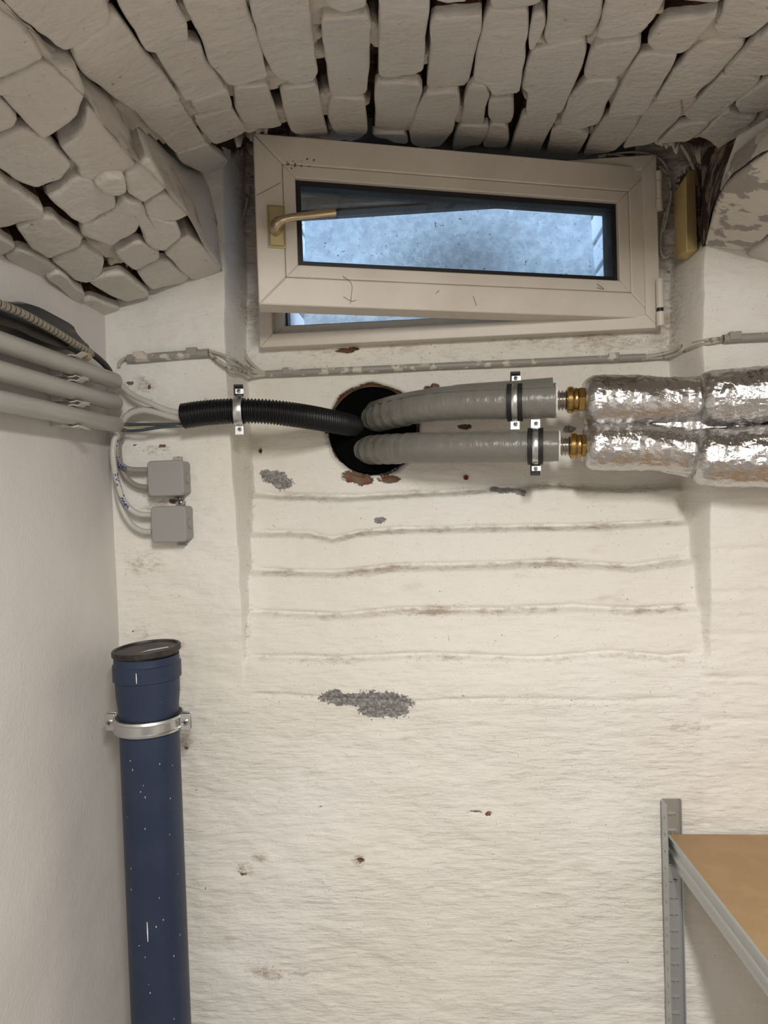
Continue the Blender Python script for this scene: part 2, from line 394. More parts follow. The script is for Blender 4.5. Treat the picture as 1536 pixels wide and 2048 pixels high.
for a in [(720, 1718, 16, 14), (492, 1738, 22, 13), (520, 1716, 18, 11), (525, 1942, 34, 15), (548, 1952, 26, 9), (285, 1262, 18, 16), (372, 1480, 30, 26), (300, 900, 45, 12), (300, 985, 30, 18), (590, 1945, 40, 10), (1380, 1455, 50, 10), (320, 1015, 40, 16), (285, 770, 30, 22), (350, 1290, 22, 14), (290, 1130, 40, 30)]:
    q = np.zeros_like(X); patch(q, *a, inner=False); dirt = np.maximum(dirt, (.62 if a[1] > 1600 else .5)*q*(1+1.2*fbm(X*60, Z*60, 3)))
# broken brick behind the upper right corner and around the cored hole
hc = P(745, 861, .142); hx, hz = hc.x, hc.z-E
rr = np.hypot(X-hx, Z-hz); th = np.arctan2(Z-hz, X-hx)
edge = .100+.0016*np.sin(th*9)+.004*fbm(th*5+30, th*0, 3)
B = np.maximum(B, np.where(th > -.3, np.clip(1.35-(rr-edge)/.008, 0, 1), np.clip(1.1-(rr-edge)/.004, 0, 1))*(rr < .13))
D += .010*sst(.012, 0, rr-edge)*(rr < .13)
for (cx, cy, rx, ry) in [(700, 952, 22, 12), (722, 960, 22, 10), (776, 958, 22, 8), (706, 790, 26, 7), (806, 790, 14, 5)]: patch(B, cx, cy, rx, ry)
D += .008*sst(.5, .7, B)*(nm > .5)
patch(B, 1436, 400, 30, 70, inner=False); patch(B, 1450, 320, 50, 50, inner=False); D += .03*fbm(X*22, Z*22, 4)*sst(490, 440, p0y)*sst(1395, 1425, p0x)
SB = (sst(-.33, -.45, Z+.03*fbm(X*3, Z*3, 2))*.42+.33)*(1+1.1*fbm(X*4+3, Z*7, 3))
SB = np.clip(np.where(X > .50, SB*.75, SB), .05, 1)
mask = np.stack([G, B, np.clip(dirt, 0, 1)], -1); mask2 = np.stack([SB, SB*0, SB*0], -1)
Vw = np.stack([X, D, Z+E], -1)
xc = (X[:-1, :-1]+X[1:, 1:])/2; zc = (Z[:-1, :-1]+Z[1:, 1:])/2
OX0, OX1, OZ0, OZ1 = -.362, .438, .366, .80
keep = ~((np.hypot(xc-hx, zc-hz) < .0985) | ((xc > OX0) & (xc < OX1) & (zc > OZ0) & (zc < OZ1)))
wall_back = grid_mesh('wall_back', Vw, keep, M_WALL, dict(mask=mask, mask2=mask2)); tag(wall_back, 'white painted end wall with a stepped niche under the window')

# ---- left wall
yy = np.concatenate([np.linspace(-4.2, -1.2, 20)[:-1], np.arange(-1.2, .005, .006)]); zz = np.concatenate([np.linspace(-E, -1.1, 15)[:-1], np.arange(-1.1, .42, .006), [.8]])
Yg, Zg = np.meshgrid(yy, zz); Xg = XL+.006*fbm(Yg*4, Zg*4, 3)-.003
z0 = np.zeros(Yg.shape+(3,)); tag(grid_mesh('wall_left', np.stack([Xg, Yg, Zg+E], -1), None, M_LEFT, dict(mask=z0)), 'smooth pale grey painted side wall carrying the grey conduits')
# ---- the rest of the room (behind and beside the camera)
tag(box('wall_right', (XR, -4.2, 0), (XR+.1, .2, E+1.1), M_LEFT), kind='structure')
tag(box('wall_rear', (XL-.1, -4.3, 0), (XR+.1, -4.2, E+1.1), M_LEFT), kind='structure')
tag(box('floor', (XL-.1, -4.3, -.1), (XR+.1, .3, 0), M_FLOOR), kind='structure')
# ---- ceiling: mortar bed of the vault + every visible brick as a part
def bed(S, x0, x1, y0, y1, step, lift, parent, name, seed, shear=0.0, deep=.034):
    xa = np.arange(x0, x1, step); ya = np.arange(y0, y1, step); Xa, Ya = np.meshgrid(xa, ya)
    Xa = Xa - shear*Ya
    n = fbm(Xa*16+seed, Ya*11, 4)*1.6+.5; n = np.clip(n+.25*fbm(Xa*60, Ya*60, 2), 0, 1)
    h = lift+deep*sst(.33, .47, n)
    Zs = S(Xa, Ya)+h
    a = np.stack([n, n*0, n*0], -1)
    kp = None
    if shear:
        xc_, yc_ = Xa[:-1, :-1], Ya[:-1, :-1]; kp = (xc_ > np.interp(yc_, [-.8, -.45, 0], [-.43, -.445, -.465])) & (xc_ < .585)
    return grid_mesh(name, np.stack([Xa, Ya, Zs+E], -1), kp, M_MORTAR, dict(mask=a), parent, kind=None if parent else 'structure')
ceiling = bed(S1, -.56, .80, -.86, .06, .0040, .0110, None, 'ceiling', 3, .134)
tag(ceiling, 'low whitewashed brick vault with open dark joints')
bed(S2, XL-.02, -.458, -.95, .03, .0040, .0190, ceiling, 'mortar_bed', 31, 0.0, .030)
bed(S3, .555, XR+.02, -.75, .03, .006, .014, ceiling, 'mortar_bed', 57)
# main barrel behind the camera + unseen slabs added on top to stop light leaking in
ya = np.linspace(-4.2, -.84, 30); xa = np.linspace(XL-.03, XR+.03, 30); Xa, Ya = np.meshgrid(xa, ya)
Za = .365+.34*(1-((Xa-.165)/.835)**2)
grid_mesh('vault_shell', np.stack([Xa, Ya, Za+E], -1), None, M_BRICK, {}, ceiling, None)
box('light_block_slab', (XL-.2, -4.3, E+.78), (XR+.2, .17, E+.95), M_CONC, ceiling)
box('light_block_slab', (XL-.2, -.92, E+.72), (XR+.2, -.84, E+.95), M_CONC, ceiling)

M_BARESHADE = mat('bare_brick_joint_shade', (.07, .035, .022), .9, spec=.15, var=((.14, .07, .045), 40, .45, .6), bumps=[(60, 5, .7, .006)])
def chaikin(p, it=1, k=.22):
    for _ in range(it):
        q = []
        for i in range(len(p)):
            a, b = p[i], p[(i+1) % len(p)]
            q += [(a[0]*(1-k)+b[0]*k, a[1]*(1-k)+b[1]*k), (a[0]*k+b[0]*(1-k), a[1]*k+b[1]*(1-k))]
        p = q
    return p
def brick(poly, S, thick=.062, off=0.0, m=M_BRICK, rnd=.009, paint=.015, world=None):
    # subdivide, jitter the edges a little, round the corners, then drop the outline onto the vault surface
    q = []
    for i in range(len(poly)):
        a, b = poly[i], poly[(i+1) % len(poly)]; L = math.hypot(b[0]-a[0], b[1]-a[1]); k = max(1, int(L/18))
        for j in range(k):
            t = j/k; jj = .8 if j == 0 else 2.2
            q.append((a[0]+(b[0]-a[0])*t+random.uniform(-jj, jj), a[1]+(b[1]-a[1])*t+random.uniform(-jj, jj)))
    q = chaikin(q, 1, .16)
    W = world or [hit(x, y, S) for x, y in q]
    s = 1+off; W = [CAM+(p-CAM)*s for p in W]
    c = sum(W, Vector())/len(W); nrm = Vector()
    for i in range(len(W)): nrm += (W[i]-c).cross(W[(i+1) % len(W)]-c)
    nrm.normalize()
    if nrm.z < 0: nrm = -nrm
    tx, ty = random.uniform(-.06, .06), random.uniform(-.05, .05)
    W = [p+nrm*((p.x-c.x)*tx+(p.y-c.y)*ty) for p in W]
    n = len(W); rmin = min((p-c).length for p in W); rnd = min(rnd, rmin*.4)
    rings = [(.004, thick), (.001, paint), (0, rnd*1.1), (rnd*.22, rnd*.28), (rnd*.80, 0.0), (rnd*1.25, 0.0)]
    v = []; f = []
    for ins, up in rings:
        for p in W:
            d = (c-p); L = d.length; v.append(p+d*(ins/L)+nrm*up)
    for rg in (.55,):
        for p in W: v.append(p.lerp(c, rg)+nrm*0)
    v.append(c); R = len(rings)+1
    for r in range(R-1):
        for k in range(n): f.append((r*n+k, r*n+(k+1) % n, (r+1)*n+(k+1) % n, (r+1)*n+k))
    for k in range(n): f.append(((R-1)*n+k, (R-1)*n+(k+1) % n, R*n))
    f.append(tuple(range(n))[::-1])
    o = MB().add(v, f).build('brick', m, ceiling, ang=50)
    o.data.materials.append(M_BARESHADE)      # bare deep sides, coloured dark to put shade into the joints
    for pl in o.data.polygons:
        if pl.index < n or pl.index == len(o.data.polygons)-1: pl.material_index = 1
    return o
LB = [
 [(-60,-45),(-20,-15),(0,16),(39,47),(78,100),(88,120),(50,142),(0,162),(-60,175)],
 [(-40,188),(0,172),(45,150),(92,128),(120,138),(155,145),(172,190),(155,228),(120,255),(84,275),(40,232),(0,190)],
 [(121,291),(150,275),(165,258),(176,212),(196,225),(215,262),(255,303),(275,336),(250,353),(200,366),(160,352),(156,332)],
 [(250,352),(276,338),(298,320),(315,345),(333,377),(287,405),(256,384)],
 [(290,411),(335,391),(355,405),(378,431),(352,442),(329,441),(291,431)],
 [(-40,320),(-10,290),(10,275),(40,262),(65,264),(97,287),(143,331),(121,361),(74,377),(45,367),(0,338)],
 [(-50,195),(0,205),(20,220),(36,240),(28,256),(0,268),(-50,280)],
 [(-50,350),(5,362),(55,396),(86,416),(86,434),(60,440),(0,458),(-50,470)],
 [(97,396),(165,358),(185,365),(230,398),(232,416),(166,446),(143,436)],
 [(190,374),(215,359),(250,358),(253,385),(235,393),(210,391)],
 [(163,450),(232,424),(258,428),(284,447),(272,468),(225,494),(195,483),(165,470)],
 [(35,457),(86,438),(109,437),(125,453),(166,478),(160,496),(100,518),(64,498)],
 [(262,422),(288,412),(292,434),(330,445),(352,446),(362,472),(327,499),(308,497),(291,484),(280,452)],
 [(232,506),(281,485),(318,506),(318,521),(273,543),(242,521)],
 [(332,512),(366,484),(380,477),(410,496),(444,533),(434,545),(383,558),(360,540)],
 [(276,546),(325,528),(339,528),(379,555),(369,565),(305,577),(290,565)],
 [(105,522),(168,497),(211,524),(201,552),(176,567),(152,561)],
 [(10,512),(38,499),(65,508),(111,538),(111,546),(86,563),(38,544)],
 [(-60,440),(0,475),(31,493),(12,507),(-5,512),(-60,490)],
 [(94,561),(117,548),(168,587),(164,598),(150,602),(129,585)],
 [(180,569),(207,557),(245,550),(297,587),(293,593),(256,604),(225,595)],
 [(157,608),(185,600),(240,618),(236,624),(207,637),(176,622)],
 [(222,424),(250,400),(283,408),(288,430),(262,436)],
]
CB = [
 [(5,-30),(100,-60),(195,-30),(215,5),(222,45),(215,55),(172,88),(130,103),(80,70),(45,44),(12,12)],
 [(152,103),(172,93),(215,60),(228,38),(240,38),(256,58),(287,104),(300,118),(330,152),(360,195),(335,203),(268,221),(230,198),(165,150),(153,125)],
 [(228,-25),(245,28),(258,50),(293,102),(318,106),(350,90),(375,80),(374,45),(355,15),(345,-30)],
 [(312,112),(357,92),(405,95),(414,125),(447,167),(446,176),(400,191),(368,198),(335,150)],
 [(352,-30),(380,40),(408,92),(416,123),(454,163),(480,162),(534,146),(519,84),(496,20),(488,-30)],
 [(382,205),(452,178),(458,184),(467,217),(397,231),(388,225)],
 [(389,238),(466,220),(490,258),(490,268),(430,288),(402,262)],
 [(268,224),(362,206),(385,240),(410,281),(352,304),(304,264),(280,236)],
 [(352,311),(412,287),(457,321),(450,333),(414,351),(388,340),(365,328)],
 [(500,8),(508,-30),(613,-30),(620,20),(630,100),(637,150),(625,168),(595,172),(565,162),(545,145),(520,90),(502,20)],
 [(467,174),(478,168),(533,162),(547,203),(566,258),(545,265),(500,262),(488,250),(472,222)],
 [(560,184),(590,177),(634,171),(641,205),(656,265),(650,270),(617,272),(584,266),(568,225)],
 [(644,30),(675,32),(736,26),(742,45),(740,137),(734,190),(720,198),(663,198),(655,156),(645,80)],
 [(661,202),(730,200),(735,262),(720,275),(700,281),(686,277),(666,262),(655,235)],
 [(640,-40),(733,-40),(733,16),(685,27),(655,12),(645,-5)],
 [(757,-40),(861,-40),(858,40),(850,80),(846,140),(826,149),(765,154),(757,148),(757,70)],
 [(752,167),(800,161),(838,162),(846,175),(836,205),(822,262),(780,268),(750,262),(750,190)],
 [(745,272),(812,267),(816,285),(790,283),(750,277)],
 [(862,35),(872,28),(963,22),(962,60),(948,120),(938,172),(928,183),(858,185),(854,176),(860,100)],
 [(868,-40),(938,-40),(933,5),(895,9),(870,3)],
 [(850,190),(918,188),(920,215),(906,262),(897,275),(882,292),(842,294),(822,286),(818,262),(836,215)],
 [(940,170),(972,165),(979,186),(971,215),(966,250),(922,254),(928,200)],
 [(918,258),(977,254),(974,272),(960,288),(905,298),(910,275)],
 [(967,48),(977,32),(1053,30),(1056,50),(1050,120),(1038,176),(987,184),(972,164),(946,160),(955,98)],
 [(983,-40),(1085,-40),(1083,10),(1065,18),(1030,18),(985,20),(980,10)],
 [(978,200),(1025,196),(1027,235),(1020,250),(988,250),(976,235)],
 [(981,254),(1013,256),(1018,280),(1012,292),(965,292),(975,270)],
 [(1095,-40),(1210,-40),(1203,30),(1186,72),(1147,90),(1096,101),(1088,85),(1094,45)],
 [(1066,35),(1088,30),(1090,52),(1083,72),(1066,98),(1058,98),(1060,58)],
 [(1065,108),(1098,104),(1168,87),(1173,108),(1164,137),(1152,162),(1137,191),(1125,218),(1057,229),(1052,215),(1057,186),(1043,176),(1054,130)],
 [(1043,236),(1110,226),(1117,232),(1105,254),(1076,310),(1018,306),(1026,280)],
 [(1218,-40),(1350,-40),(1330,0),(1303,46),(1271,72),(1232,75),(1205,80),(1192,74),(1202,50)],
 [(1190,92),(1207,86),(1278,80),(1280,100),(1270,118),(1250,146),(1235,160),(1172,162),(1168,150),(1178,110)],
 [(1170,168),(1232,166),(1234,176),(1222,194),(1196,248),(1160,256),(1121,252),(1123,232),(1137,198),(1155,180)],
 [(1103,263),(1120,259),(1177,272),(1160,300),(1148,315),(1097,316),(1094,300)],
 [(1277,115),(1353,113),(1350,125),(1341,145),(1322,176),(1300,209),(1288,228),(1225,231),(1217,226),(1235,185),(1254,150)],
 [(1207,237),(1279,236),(1273,256),(1244,289),(1230,299),(1166,306),(1180,276),(1197,252)],
 [(1293,88),(1320,49),(1334,43),(1406,35),(1433,25),(1431,37),(1410,64),(1380,97),(1363,106),(1308,105)],
 [(1342,-40),(1448,-40),(1441,5),(1412,7),(1373,4),(1345,0)],
 [(1463,-40),(1620,-40),(1580,15),(1536,45),(1505,70),(1492,76),(1435,72),(1425,57),(1441,33)],
 [(1362,130),(1388,100),(1406,91),(1484,87),(1488,94),(1466,117),(1443,145),(1404,174),(1390,190),(1310,200),(1324,176),(1347,143)],
 [(1302,207),(1361,204),(1364,230),(1351,248),(1312,283),(1290,291),(1246,295),(1256,275),(1285,234)],
 [(1384,215),(1439,152),(1522,156),(1492,186),(1461,213),(1418,245),(1377,245),(1364,232)],
 [(1446,143),(1470,119),(1494,97),(1540,57),(1600,20),(1620,110),(1532,151),(1480,150)],
 [(1468,207),(1496,188),(1532,158),(1600,120),(1600,222),(1536,221),(1513,228),(1478,226)],
 [(1353,254),(1408,249),(1416,253),(1398,271),(1375,283),(1314,286),(1334,268)],
 [(1402,269),(1420,251),(1455,220),(1475,232),(1512,240),(1496,256),(1461,273),(1435,277),(1406,272)],
]
RB = [
 [(1440,372),(1465,354),(1536,302),(1620,250),(1620,440),(1536,470),(1503,496),(1475,503),(1407,494),(1413,470),(1428,410)],
 [(1488,512),(1503,502),(1536,480),(1600,450),(1600,560),(1536,530),(1500,519)],
]
def grow(p, k):
    cx = sum(a for a, b in p)/len(p); cy = sum(b for a, b in p)/len(p)
    return [(a+k*(a-cx)/max(1, math.hypot(a-cx, b-cy)), b+k*(b-cy)/max(1, math.hypot(a-cx, b-cy))) for a, b in p]
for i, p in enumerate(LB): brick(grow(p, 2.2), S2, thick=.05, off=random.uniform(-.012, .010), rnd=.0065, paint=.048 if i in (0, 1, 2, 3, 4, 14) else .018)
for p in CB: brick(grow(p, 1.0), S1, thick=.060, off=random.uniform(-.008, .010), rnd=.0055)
def grey_patches(T, c):
    return T['mix'](T['ramp'](T['noise']((13, 13, 9), 5, .6), .50, .53), (.60, .55, .485), (.30, .27, .235))
M_BRICKP = mat('flaking_whitewash', (.6, .55, .49), .6, bumps=[(24, 4, .5, .012), (110, 5, .3, .0035)], build=grey_patches)
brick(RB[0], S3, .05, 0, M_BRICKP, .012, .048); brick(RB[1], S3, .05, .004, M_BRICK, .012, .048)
# the same courses carried on beyond the picture's edges
def course(S, x0, x1, y0, y1, wx, ly, shear, want):
    k = 0; x = x0
    while x < x1:
        y = y0-(k % 2)*ly/2
        while y < y1:
            a, b = max(y, y0)+.004, min(y+ly, y1)-.004
            if b-a > .05:
                cs = [(x+.004-shear*a, a), (x+wx-.004-shear*a, a), (x+wx-.004-shear*b, b), (x+.004-shear*b, b)]
                W = []
                for i in range(4):
                    (xa_, ya_), (xb_, yb_) = cs[i], cs[(i+1) % 4]
                    for t_ in (0.04, .35, .65, .96):
                        X_, Y_ = xa_+(xb_-xa_)*t_+random.uniform(-.0015, .0015), ya_+(yb_-ya_)*t_+random.uniform(-.0015, .0015); W.append(Vector((X_, Y_, E+S(X_, Y_))))
                pr_ = [proj(p.x, p.y, p.z-E) for p in W]
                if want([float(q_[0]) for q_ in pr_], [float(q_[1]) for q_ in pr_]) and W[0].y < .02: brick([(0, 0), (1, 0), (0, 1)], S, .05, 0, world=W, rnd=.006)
            y += ly
        x += wx; k += 1
course(S1, -.50, .62, -.86, -.40, .105, .235, .134, lambda a, b: max(b) < -30 and min(a) > -400)
course(S3, .62, 1.0, -.75, .01, .095, .24, 0, lambda a, b: min(a) > 1600)
course(S2, XL+.01, -.45, -.95, -.50, .08, .235, 0, lambda a, b: max(a) < -45)
fa = MB(); xa = np.linspace(XL, XR, 40); vv = []
for x in xa:
    zl = S2(x, 0) if x < -.44 else (S3(x, 0) if x > .60 else S1(x, -.86)); vv += [(x, -.862, E+zl+.004), (x, -.862, E+.365+.34*(1-((x-.165)/.835)**2)+.03)]
fa.add(vv, [(2*i, 2*i+2, 2*i+3, 2*i+1) for i in range(39)]).build('vault_cheek', M_SIDE, ceiling)
# slab edge of the right springer, and ruled cheeks beside the cap
def ruled(name, pairs, Sa, Sb, m, rows=8, off=.02):
    A = [hit(*a, Sa) for a, b in pairs]; Bt = [hit(*b, Sb, off) for a, b in pairs]
    A = smooth_path(A, 5); Bt = smooth_path(Bt, 5); n = len(A); mb = MB(); v = []; f = []
    for j in range(rows+1):
        t = j/rows
        for i in range(n):
            p = A[i].lerp(Bt[i], t); p = p+Vector((.010*float(fbm(np.array(i*.35), np.array(j*.5), 3)), 0, 0)); v.append(p)
    for j in range(rows):
        for i in range(n-1): f.append((j*n+i, j*n+i+1, (j+1)*n+i+1, (j+1)*n+i))
    return mb.add(v, f).build(name, m, ceiling)
ruled('vault_cheek', [((-30,0),(-20,-18)),((0,20),(5,2)),((45,62),(47,44)),((88,118),(95,87)),((125,152),(135,114)),((165,192),(165,148)),((210,252),(215,188)),((255,305),(262,238)),((300,347),(305,275)),((340,392),(345,315)),((378,436),(375,338)),((412,500),(408,342)),((444,545),(440,338))], S2, S1, M_SIDE)
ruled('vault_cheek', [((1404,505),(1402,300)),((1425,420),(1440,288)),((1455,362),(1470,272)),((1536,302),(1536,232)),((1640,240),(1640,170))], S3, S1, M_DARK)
slab = MB(); pts = [P(1445,350,-.18),P(1473,268,-.22),P(1500,254,-.26),P(1560,218,-.34),P(1600,235,-.34),P(1536,290,-.27),P(1465,352,-.20)]
n7 = len(pts); slab.add(pts+[p+Vector((.05, .05, .02)) for p in pts], [tuple(range(n7)), tuple(range(2*n7-1, n7-1, -1))]+[(i, (i+1) % n7, n7+(i+1) % n7, n7+i) for i in range(n7)])
slab.build('brick', M_BRICK, ceiling, bevel=.006)

# ---- pier reveal top fill (left inner corner up to the cap)
# ================================================================== WINDOW
FY = .105
win = root('window_1', (.04, FY, E+.34), 'low cream plastic cellar window, sash ajar', kind='structure')
fx0, fx1, fz0, fz1 = -.394, .470, .334, .697
mb = MB()
def ringframe(x0, x1, z0, z1, wd, ya, yb, name, m, parent, mp=None, bevel=.002):
    """four mitred bars"""
    o = []
    q = [((x0, z0), (x1, z0), (x1-wd, z0+wd), (x0+wd, z0+wd)), ((x1, z0), (x1, z1), (x1-wd, z1-wd), (x1-wd, z0+wd)),
         ((x1, z1), (x0, z1), (x0+wd, z1-wd), (x1-wd, z1-wd)), ((x0, z1), (x0, z0), (x0+wd, z0+wd), (x0+wd, z1-wd))]
    for qq in q:
        v = [Vector((a, ya, b)) for a, b in qq]+[Vector((a, yb, b)) for a, b in qq]
        if mp: v = [mp(p) for p in v]
        else: v = [Vector((p.x, p.y, p.z+E)) for p in v]
        o.append(MB().add(v, [(0,1,2,3),(7,6,5,4),(0,4,5,1),(1,5,6,2),(2,6,7,3),(3,7,4,0)]).build(name, m, parent, bevel=bevel))
    return o
ringframe(fx0, fx1, fz0, fz1, .030, FY, FY+.08, 'window_frame', M_PVC, win)
ringframe(fx0+.029, fx1-.029, fz0+.029, fz1-.029, .022, FY+.025, FY+.075, 'frame_rebate', M_PVC, win)
ringframe(fx0+.050, fx1-.050, fz0+.050, fz1-.050, .006, FY+.045, FY+.075, 'outer_gasket', M_GASKET, win, bevel=0)
# sash, hinged on the right, its left edge swung into the room
L0 = Vector((-.343, -.090)); H0 = Vector((.463, .115)); dv = (H0-L0); SW = dv.length; dv.normalize(); nv = Vector((-dv.y, dv.x))
SZ0, SZ1 = .374, .712
SH = .323
def sm(p): # sash space: x along width, y depth away from the room, z height; the old sash hangs slightly skewed
    u = p.x/SW; q = L0+dv*p.x+nv*p.y; zb = .3760*(1-u)+.3560*u; zt_ = .7041*(1-u)+.6740*u
    return Vector((q.x, q.y, E+zb+(zt_-zb)*p.z/SH))
sash = ringframe(0, SW, 0, SH, .054, 0, .062, 'sash_bar', M_PVC, win, sm, .003)
bead = ringframe(.0545, SW-.0545, .0545, SH-.0545, .024, .001, .040, 'glazing_bead', M_PVC, win, sm, .002)
ringframe(.0782, SW-.0782, .0782, SH-.0782, .011, .012, .052, 'glass_gasket', M_GASKET, win, sm, 0)
v = [Vector((.07, y, .07)) for y in (.03,)]
for yy_ in (.024, .040):
    MB().add([sm(Vector(p)) for p in ((.08, yy_, .08), (SW-.08, yy_, .08), (SW-.08, yy_, SH-.08), (.08, yy_, SH-.08), (.08, yy_+.003, .08), (SW-.08, yy_+.003, .08), (SW-.08, yy_+.003, SH-.08), (.08, yy_+.003, SH-.08))],
         [(0,1,2,3),(7,6,5,4),(0,4,5,1),(1,5,6,2),(2,6,7,3),(3,7,4,0)]).build('pane', M_GLASS, win, smooth=False)
def sbox(name, a, b, m, parent, bevel=.0015):
    vs = [sm(Vector((x, y, z))) for x, y, z in ((a[0],a[1],a[2]),(b[0],a[1],a[2]),(b[0],b[1],a[2]),(a[0],b[1],a[2]),(a[0],a[1],b[2]),(b[0],a[1],b[2]),(b[0],b[1],b[2]),(a[0],b[1],b[2]))]
    return MB().add(vs, [(0,3,2,1),(4,5,6,7),(0,1,5,4),(1,2,6,5),(2,3,7,6),(3,0,4,7)]).build(name, m, parent, bevel=bevel)
# handle
hp = sbox('handle_plate', (.024, -.009, .110), (.054, 0, .185), M_PLATE, win, .003)
sbox('plate_rim', (.022, -.003, .107), (.056, 0, .188), M_PLATE, hp, .001)
hm = MB()
hpth = smooth_path([sm(Vector(p)) for p in ((.037, -.004, .138), (.037, -.020, .140), (.041, -.034, .144), (.062, -.040, .151), (.110, -.040, .160), (.150, -.038, .168))], 8)
nn = len(hpth); hr = [(.0135 if i < nn*.35 else .0080+.0016*(i/nn)**3) for i in range(nn)]
for i in range(int(nn*.30), int(nn*.55)): hr[i] = .0135-(i-nn*.30)/(nn*.25)*.0052
hm.tube(hpth, hr, 20, squash=(.95, .8)); tag(hm.build('handle_lever', M_HANDLE, hp), 'satin champagne coloured lever handle')
# hinges
hl = MB(); hb = P(1316, 560, .085); hl.lathe((.466, .092, E+.372), (0, 0, 1), [(0, 0), (0, .0075), (.060, .0075), (.060, 0)], 16); hl.build('lower_hinge', M_PVC, win)
MB().lathe((.466, .092, E+.364), (0, 0, 1), [(0, .0070), (.0078, .0070)], 16).build('hinge_gap', M_GASKET, win)
MB().lathe((.466, .092, E+.335), (0, 0, 1), [(0, 0), (0, .008), (.029, .008), (.029, 0)], 16).build('hinge_foot', M_PVC, win)
uh = MB()
for (a, b, r) in ((0, .022, .0065), (.023, .060, .0055), (.061, .080, .0065)): uh.lathe((.470, .092, E+.575), (0, 0, 1), [(a, 0), (a, r), (b, r), (b, 0)], 14)
uh.build('upper_hinge', M_PVC, win)
# hairs and cobweb strands lying on the sash
for k, pp in enumerate([((.165, .060), (.182, .045), (.180, .018), (.178, .006)), ((.004, .205), (.02, .214), (.05, .232)), ((.36, .04), (.352, .034)), ((.43, .032), (.435, .018), (.437, .012)), ((.70, .068), (.715, .058), (.70, .060)), ((.165, .02), (.18, .012), (.19, .014))]):
    MB().tube(smooth_path([sm(Vector((x, -.0012, z))) for x, z in pp], 5), .0004, 5).build('dust_strand', M_HAIR, win)
for k in range(14):
    x = random.uniform(.06, .12); z = .27+random.uniform(-.012, .012)
    if k == 0: dm = MB()
    c = sm(Vector((x, -.001, z))); dm.lathe(c, (0, 1, 0), [(-.001, 0), (0, random.uniform(.0008, .0022)), (.001, 0)], 8)
tag(dm.build('dust_clump', M_HAIR, win), kind='stuff')

# ---- light well outside
well = root('trim_1', (.03, .5, E+.2), 'galvanised light well outside the cellar window', kind='structure')
WY = .52
mb = MB(); n = 30; v = []; f = []
prof = [(-.05, .36), (.45, .45), (.598, .484), (.610, .487), (.75, .505), (1.15, .52)]
for i, (z, y) in enumerate(prof):
    for k in range(n+1):
        x = -.40+.86*k/n; zz_ = z + ((x+.138)*.045 if 1 < i < 5 else 0)
        v.append(Vector((x, y+.004*math.sin(x*9+i), E+zz_)))
for i in range(len(prof)-1):
    for k in range(n): f.append((i*(n+1)+k, i*(n+1)+k+1, (i+1)*(n+1)+k+1, (i+1)*(n+1)+k))
mb.add(v, f).build('back_sheet', M_GALV, well)
for sx, x in ((1, .416), (-1, -.357)):
    for k in range(14):
        z = .02+k*.078
        MB().box((x if sx > 0 else x-.02, .19, E+z), (x+.02 if sx > 0 else x, .525, E+z+.070)).build('slat', M_WSLAT, well, bevel=.006)
    box('side_backing', (x+.02 if sx > 0 else x-.035, .185, E-.05), (x+.035 if sx > 0 else x-.02, .53, E+1.15), M_CONC, well)
box('well_floor', (-.42, .185, E-.08), (.47, .55, E-.05), M_CONC, well)
box('front_upstand', (-.42, .176, E-.08), (.47, .190, E+.372), M_CONC, well)
tag(box('trim_2', (-.60, .188, E+.704), (.65, .36, E+1.2), M_CONC), 'dark concrete lintel over the outside of the window', kind='structure')
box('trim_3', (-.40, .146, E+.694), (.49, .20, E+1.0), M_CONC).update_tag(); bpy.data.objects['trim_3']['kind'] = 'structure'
for nm_, x0_, x1_ in (('trim_4', -.62, -.375), ('trim_5', .465, .64)):
    tag(box(nm_, (x0_, .165, E+.2), (x1_, .20, E+1.0), M_CONC), kind='structure')

